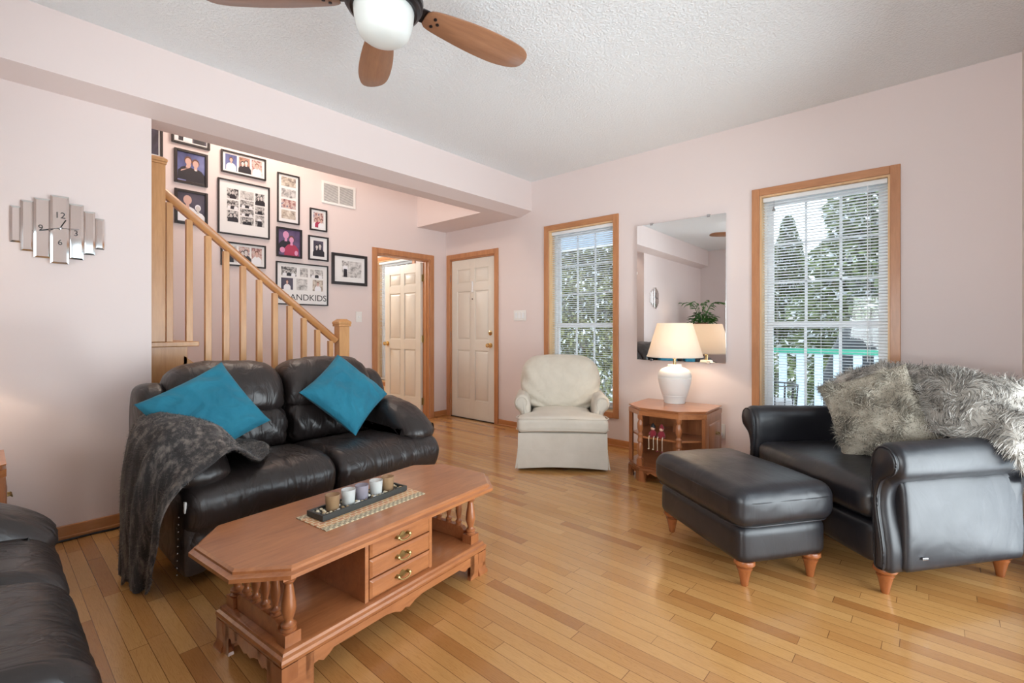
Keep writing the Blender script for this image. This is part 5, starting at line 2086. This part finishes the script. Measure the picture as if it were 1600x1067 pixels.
softbox(0.66, 0.86, 0.20, 0.04, c=(0.02, 0, 0.20), mb=mb, n=10, deform=lambda x, y, z: taper(x + .02, y, z))
mb.build('seat_base', LS, ac)
mb = MB()
softbox(0.10, 0.84, 0.17, 0.035, c=(0.375, 0, 0.20), mb=mb, n=12, wr=0.004, ws=12)
mb.build('front_rail', LS, ac)
mb = MB()
softbox(0.70, 0.815, 0.165, 0.06, puff=(0.015, 0.0, 0.03), n=30, wr=0.010, ws=7, seed=2, c=(0.085, 0, 0.375), mb=mb)
mb.build('seat_cushion', LS, ac, angle=180)
# back: curved shell plus two soft pads


def lean(x, y, z):
    k = max(0, z + 0.2)
    return (x - 0.20 * k - 0.10 * (abs(y) / 0.46) ** 2 * -0.6, y * (1 - 0.04 * k), z - 0.05 * (abs(y) / 0.46) ** 3 * (1 if z > 0 else 0))


mb = MB()
softbox(0.17, 0.88, 0.68, 0.07, n=22, c=(-0.26, 0, 0.48), mb=mb, deform=lean, wr=0.004)
mb.build('back_shell', LS, ac, angle=180)
mb = MB()
softbox(0.17, 0.80, 0.42, 0.08, puff=(0.03, 0, 0.015), n=24, c=(-0.145, 0, 0.645), mb=mb, deform=lean, wr=0.012, ws=7)
mb.build('back_cushion', LS, ac, angle=180)


def turned_foot(parent, x, y, z1=0.115):
    MB().lathe([(0.014, 0.0), (0.016, 0.004), (0.020, 0.03), (0.028, 0.065), (0.033, 0.078), (0.024, 0.084), (0.040, 0.092), (0.046, 0.102), (0.042, z1), (0.001, z1)], 24, (x, y, 0)).build('foot', 'chairleg', parent, angle=50)


for (x, y) in ((0.375, 0.43), (0.375, -0.43), (-0.27, 0.35), (-0.27, -0.35)):
    turned_foot(ac, x, y)
mb = MB()
mb.box(0.262, 0.288, 0.510, 0.5165, 0.175, 0.185)
mb.build('maker_tag', 'chrome', ac, bevel=0.002)

# ------------------------------------------------------------------ ottoman (local X along its long side)
ot = thing('ottoman', 'navy black leather ottoman on turned feet in front of the leather armchair', 'ottoman', (-0.766, 2.55, 0), math.radians(145.2))
mb = MB()
softbox(0.66, 0.46, 0.175, 0.045, n=18, c=(0, 0, 0.190), mb=mb, puff=(0.004, 0.004, 0), wr=0.002)
mb.build('base', LS, ot, angle=180)
mb = MB()
softbox(0.715, 0.515, 0.175, 0.062, puff=(0.008, 0.008, 0.020), n=30, wr=0.006, ws=6, seed=6, c=(0, 0, 0.352), mb=mb)
cu_ = mb.build('cushion', LS, ot, angle=180)
mb = MB()
for zz, k in ((0.385, 1.002), (0.279, 0.965)):
    hx_, hy_ = 0.3595 * k, 0.2595 * k
    r_ = 0.085
    lp = []
    for (sx, sy, a0) in ((1, 1, 0), (-1, 1, PI / 2), (-1, -1, PI), (1, -1, 1.5 * PI)):
        for q in range(7):
            a = a0 + PI / 2 * q / 6
            lp.append((sx * (hx_ - r_) + r_ * math.cos(a), sy * (hy_ - r_) + r_ * math.sin(a), zz))
    mb.tube(lp + [lp[0]], 0.0028, 6, caps=False)
mb.build('piping', LS, cu_)
for sx in (-1, 1):
    for sy in (-1, 1):
        turned_foot(ot, sx * 0.285, sy * 0.175)

# ------------------------------------------------------------------ shaggy throw over the armchair back
TAC = Matrix.Translation((-0.223, 3.148, 0)) @ Matrix.Rotation(AC_A, 4, 'Z')


def ac_w(x, y, z):
    return np.array(TAC @ Vector((x, y, z)))


# rows run along the chair's width (far end -> near end); columns go front face -> over the top -> down the back
def back_sec(y, zt, front_z, back_z, xo=0.0):
    return [(-0.045 + xo, y, front_z), (-0.075 + xo, y, (front_z + zt) / 2 + 0.02), (-0.14 + xo, y, zt - 0.01), (-0.27 + xo, y, zt + 0.015), (-0.385 + xo, y, zt - 0.03), (-0.415 + xo, y, (back_z + zt) / 2), (-0.405 + xo, y, back_z)]


secs = [back_sec(-0.44, 0.76, 0.70, 0.55), back_sec(-0.36, 0.85, 0.70, 0.5), back_sec(-0.20, 0.875, 0.68, 0.5), back_sec(0.0, 0.88, 0.67, 0.5), back_sec(0.16, 0.875, 0.65, 0.5), back_sec(0.29, 0.86, 0.64, 0.48),
        back_sec(0.375, 0.835, 0.63, 0.45, -0.01),
        [(-0.10, 0.44, 0.62), (-0.13, 0.43, 0.70), (-0.18, 0.42, 0.77), (-0.26, 0.41, 0.79), (-0.33, 0.40, 0.76), (-0.37, 0.39, 0.62), (-0.37, 0.38, 0.45)],
        [(-0.13, 0.49, 0.60), (-0.16, 0.48, 0.67), (-0.20, 0.47, 0.70), (-0.26, 0.46, 0.70), (-0.31, 0.44, 0.66), (-0.34, 0.42, 0.55), (-0.35, 0.40, 0.42)],
        [(-0.17, 0.52, 0.51), (-0.20, 0.51, 0.55), (-0.23, 0.50, 0.57), (-0.27, 0.49, 0.56), (-0.31, 0.48, 0.52), (-0.34, 0.46, 0.46), (-0.35, 0.44, 0.38)]]
A = np.array([crom(s_, 40, closed=False) for s_ in secs])
G = np.array([crom(A[:, j], 80, closed=False) for j in range(40)])
gu = np.gradient(G, axis=0)
gv = np.gradient(G, axis=1)
nn = np.cross(gu, gv)
nn /= np.maximum(1e-9, np.linalg.norm(nn, axis=2))[:, :, None]
if nn[16, 30][2] < 0:
    nn = -nn
top, bot = [], []
nu, nv_ = G.shape[0], G.shape[1]
for j in range(nu):
    for i in range(nv_):
        d = 0.012 + 0.010 * math.sin(i * 0.38 + 0.6 * math.sin(j * .2)) * min(1, max(0.15, (i - 35) / 20.0)) + 0.012 * fbm(G[j, i], 7, 2)
        p = G[j, i] + nn[j, i] * d
        top.append(tuple(ac_w(*(p + nn[j, i] * 0.012))))
        bot.append(tuple(ac_w(*(p - nn[j, i] * 0.004))))
mb = MB()
nT = nu * nv_
fs = []
for j in range(nu - 1):
    for i in range(nv_ - 1):
        a = j * nv_ + i
        fs.append((a, a + nv_, a + nv_ + 1, a + 1))
        fs.append((nT + a, nT + a + 1, nT + a + nv_ + 1, nT + a + nv_))
for j in range(nu - 1):
    a, b = j * nv_, (j + 1) * nv_
    fs += [(a, nT + a, nT + b, b), (a + nv_ - 1, b + nv_ - 1, nT + b + nv_ - 1, nT + a + nv_ - 1)]
for i in range(nv_ - 1):
    a = i
    b = (nu - 1) * nv_ + i
    fs += [(a, a + 1, nT + a + 1, nT + a), (b, nT + b, nT + b + 1, b + 1)]
mb.add(top + bot, fs)
tb = mb.build('fur_throw', 'fur', None, angle=180)
hair_on(tb, 46000, 0.040, 0.0030, gravity=(0, 0, -1.1), seed=8, curl=0.9)
tag(tb, 'shaggy grey brown faux fur throw draped over the armchair back', 'blanket')

fp_ = pillow_mb(0.41, 0.41, 0.13, seed=12).build('fur_cushion', 'fur_b', None, angle=180)
# leans on the back cushion, rotated
hair_on(fp_, 36000, 0.038, 0.0030, gravity=(0, 0, 0), seed=9, curl=0.9, lean=(0.25, -0.9, 0.0))
oriented(fp_, (-0.240, 3.07, 0.70), (0.93, -0.03, 0.37), (-0.37, 0.38, 0.85))
tag(fp_, 'square shaggy brown fur cushion leaning in the leather armchair', 'cushion')

# ------------------------------------------------------------------ potted plant seen in the mirror
pl = thing('potted_plant', 'leafy green plant on a tall stand, seen only in the wall mirror', 'plant', (-3.04, -0.80, 0), 0)
MB().lathe([(0.14, 0), (0.15, 0.01), (0.13, 0.03), (0.03, 0.05), (0.025, 1.02), (0.12, 1.04), (0.13, 1.06), (0.001, 1.06)], 24).build('stand', 'chairleg', pl)
MB().lathe([(0.001, 1.06), (0.09, 1.06), (0.12, 1.22), (0.13, 1.24), (0.11, 1.24), (0.10, 1.21), (0.001, 1.20)], 24).build('pot', 'terracotta', pl)
mb = MB()
sm = MB()
rs = random.Random(3)


def leaf_mb(mb, p, d, L, w):
    d = Vector(d).normalized()
    s = d.cross(Vector((0, 0, 1)))
    if s.length < .1:
        s = Vector((1, 0, 0))
    s.normalize()
    n = s.cross(d)
    p = Vector(p)
    q = [p, p + d * L * .3 + s * w * .5 + n * .01, p + d * L * .65 + s * w * .42, p + d * L - Vector((0, 0, L * .25)), p + d * L * .65 - s * w * .42, p + d * L * .3 - s * w * .5 + n * .01]
    m = p + d * L * .5 - n * 0.006
    vs = [tuple(a) for a in q] + [tuple(m)]
    mb.add(vs, [(0, 1, 6), (1, 2, 6), (2, 3, 6), (3, 4, 6), (4, 5, 6), (5, 0, 6)])


for k in range(150):
    a = rs.uniform(0, 2 * PI)
    r = rs.uniform(0.02, 0.20)
    z = 1.24 + rs.uniform(0.0, 0.28) * (1 - r / 0.3)
    leaf_mb(mb, (r * math.cos(a), r * math.sin(a), z), (math.cos(a), math.sin(a), rs.uniform(-0.4, 0.5)), rs.uniform(.08, .14), .045)
for k in range(7):
    a = k * 0.9
    pth = [(0.02 * math.cos(a), 0.02 * math.sin(a), 1.2), (0.10 * math.cos(a), 0.10 * math.sin(a), 1.45), (0.2 * math.cos(a), 0.2 * math.sin(a), 1.6), (0.34 * math.cos(a), 0.34 * math.sin(a), 1.60)]
    pp = crom(pth, 12, closed=False)
    sm.tube([tuple(q) for q in pp], 0.005, 6)
    for q in pp[6:]:
        leaf_mb(mb, q, (math.cos(a + rs.uniform(-1, 1)), math.sin(a + rs.uniform(-1, 1)), rs.uniform(-.5, .3)), .11, .035)
mb.build('foliage', 'leaf', pl)
sm.build('stems', 'leaf', pl)

# ================================================================== OUTDOORS
mb = MB()
ng = 40
vs = []
for i in range(ng + 1):
    for j in range(ng + 1):
        x = -45 + 80 * i / ng
        y = WY + 0.16 + 60 * (j / ng) ** 1.6
        z = -0.75 + 0.25 * fbm((x, y, 0), 0.12, 1) * min(1, j / 4)
        vs.append((x, y, z))
fs = [(i * (ng + 1) + j, (i + 1) * (ng + 1) + j, (i + 1) * (ng + 1) + j + 1, i * (ng + 1) + j + 1) for i in range(ng) for j in range(ng)]
mb.add(vs, fs)
struct(mb.build('ground_snow', 'snow', None, angle=180))
struct(MB().box(-7.4, 3.5, WY + 0.16, WY + 2.6, -0.25, -0.12).build('porch_deck', 'snow', None, smooth=False))
# porch roof: soffit with the sky's blue painted in, white edge beam
struct(MB().box(-9.5, -1.60, WY + 0.16, WY + 1.65, 2.48, 2.58).build('porch_soffit', 'soffit_skytint', None, smooth=False))
struct(MB().box(-9.5, -1.60, WY + 1.60, WY + 1.72, 2.27, 2.60).build('porch_beam', 'white', None, smooth=False))

rl = thing('deck_railing', 'green topped deck railing with pale pickets outside the wide window', 'railing', (0, WY + 2.45, 0.04))
MB().box(-2.0, 3.4, -0.045, 0.045, 0.80, 0.86).build('top_rail', 'green', rl, bevel=0.01)
MB().box(-2.0, 3.4, -0.02, 0.02, -0.02, 0.03).build('bottom_rail', 'deckwhite', rl)
for k in range(29):
    x = -1.95 + k * 0.185
    MB().box(x - 0.04, x + 0.04, -0.015, 0.015, -0.02, 0.80).build('picket', 'deckwhite', rl)

gr = thing('covered_grill', 'tall object under a dark cover behind the green deck railing', 'grill', (-0.42, WY + 3.5, -0.75))
gr.scale = (1.35, 1.2, 1.55)
mb = MB()
mb.loft([crom([(-.55 * k, -.35 * k, z), (.55 * k, -.35 * k, z), (.55 * k, .35 * k, z), (-.55 * k, .35 * k, z)], 28) for k, z in ((1.0, 0.0), (.98, .3), (.86, .65), (.70, .95), (.55, 1.2), (.40, 1.28), (.05, 1.32))])
mb.v = [tuple(np.array(p) + 0.03 * fbm(p, 4, 1)) for p in mb.v]
mb.build('cover', 'tarp', gr, angle=80)

tc = thing('trash_can', 'dark wire basket on the deck at the lower left of the wide window', 'basket', (-1.13, WY + 0.9, -0.12))
tc.scale = (1, 1, 1.18)
mb = MB()
for k in range(14):
    a = 2 * PI * k / 14
    mb.tube([(0.14 * math.cos(a), 0.14 * math.sin(a), 0), (0.19 * math.cos(a), 0.19 * math.sin(a), 0.62)], 0.005, 5)
for z, r in ((0.01, .14), (.3, .165), (.62, .19)):
    lp = [(r * math.cos(2 * PI * k / 24), r * math.sin(2 * PI * k / 24), z) for k in range(25)]
    mb.tube(lp, 0.006, 5, caps=False)
mb.build('wire_body', 'black', tc)
MB().lathe([(0.001, 0.02), (0.13, 0.02), (0.16, 0.50), (0.001, 0.5)], 20).build('liner', 'greydark', tc)


def conifer(label, loc, H, R, n, seed, mat='needle', snow=0.13):
    t = thing('conifer_tree', label, 'tree', loc, 0, 'snowy trees beyond the deck')
    MB().lathe([(0.16 * H / 8, 0), (0.10 * H / 8, H * 0.5), (0.02, H * 0.97)], 10).build('trunk', 'bark', t)
    n = int(n * 3.0)
    rs_ = np.random.RandomState(seed)
    # many small drooping needle sprays along radial boughs
    hz = rs_.rand(n) ** 0.8
    ang_ = rs_.rand(n) * 2 * PI
    lay = np.sin(hz * 46 + ang_ * 2) * 0.12
    rad = R * (1 - hz) ** 0.85 * (0.30 + 0.72 * rs_.rand(n) ** 0.5) * (1 + lay)
    z = H * (0.06 + 0.93 * hz) - rad * 0.22
    P = np.stack([rad * np.cos(ang_), rad * np.sin(ang_), z], 1)
    D = np.stack([np.cos(ang_), np.sin(ang_), -0.35 + 0.3 * rs_.randn(n)], 1) + 0.45 * rs_.randn(n, 3)
    D /= np.linalg.norm(D, axis=1)[:, None]
    S = np.cross(D, rs_.randn(n, 3))
    S /= np.linalg.norm(S, axis=1)[:, None]
    L = (0.08 + 0.12 * rs_.rand(n))[:, None] * (H / 8) ** 0.5
    W = L * 0.22
    V = np.stack([P - S * W * .4, P + D * L * .5 - S * W, P + D * L, P + D * L * .5 + S * W], 1).reshape(-1, 3)
    F = (np.arange(n)[:, None] * 4 + np.array([[0, 1, 2, 3]]))
    me = bpy.data.meshes.new('foliage')
    me.from_pydata(V.tolist(), [], F.tolist())
    me.materials.append(M[mat])
    me.materials.append(M['needle_snow'])
    up = (rs_.rand(n) < snow * (0.5 + np.abs(np.sin(hz * 31 + ang_)))).astype(int)
    me.polygons.foreach_set('material_index', up.tolist())
    o = bpy.data.objects.new('foliage', me)
    COL.objects.link(o)
    o.parent = t
    return t


def hedge(label, loc, W_, H_, D_, n, seed):
    t = thing('bare_thicket', label, 'bushes', loc)
    rs_ = np.random.RandomState(seed)
    P = np.stack([(rs_.rand(n) - .5) * W_, (rs_.rand(n) - .5) * D_, rs_.rand(n) ** 1.2 * H_ * (0.7 + 0.3 * np.sin(rs_.rand(n) * 9))], 1)
    D = np.stack([0.5 * rs_.randn(n), 0.5 * rs_.randn(n), np.abs(1 + 0.4 * rs_.randn(n))], 1)
    D /= np.linalg.norm(D, axis=1)[:, None]
    S = np.cross(D, rs_.randn(n, 3))
    S /= np.linalg.norm(S, axis=1)[:, None]
    L = (0.5 + 0.7 * rs_.rand(n))[:, None]
    V = np.stack([P - S * .02, P + D * L - S * .006, P + D * L + S * .006, P + S * .02], 1).reshape(-1, 3)
    F = (np.arange(n)[:, None] * 4 + np.array([[0, 1, 2, 3]]))
    me = bpy.data.meshes.new('twigs')
    me.from_pydata(V.tolist(), [], F.tolist())
    me.materials.append(M['twig'])
    me.materials.append(M['needle_snow'])
    me.polygons.foreach_set('material_index', (rs_.rand(n) < .12).astype(int).tolist())
    o = bpy.data.objects.new('twigs', me)
    COL.objects.link(o)
    o.parent = t
    o['kind'] = 'stuff'
    return t


conifer('broad snowy conifer right of centre in the wide window', (-0.55, 13.2, -0.7), 8.2, 2.5, 30000, 1)
conifer('slim pointed conifer at the left of the wide window', (-3.5, 17.0, -0.7), 5.4, 1.3, 16000, 2)
conifer('dense olive conifer filling the narrow window', (-8.6, 13.0, -0.9), 9.5, 3.0, 40000, 4, 'needle_b')
conifer('dark conifer farther back at the left of the narrow window', (-13.6, 19.0, -0.9), 10.5, 3.6, 24000, 6)
conifer('conifer behind the window of the side room', (-20.5, 13.0, -0.9), 9.5, 3.0, 14000, 7)
hedge('bare brown thicket behind the deck railing', (1.0, 20.5, -0.7), 16, 2.9, 2.5, 26000, 8)
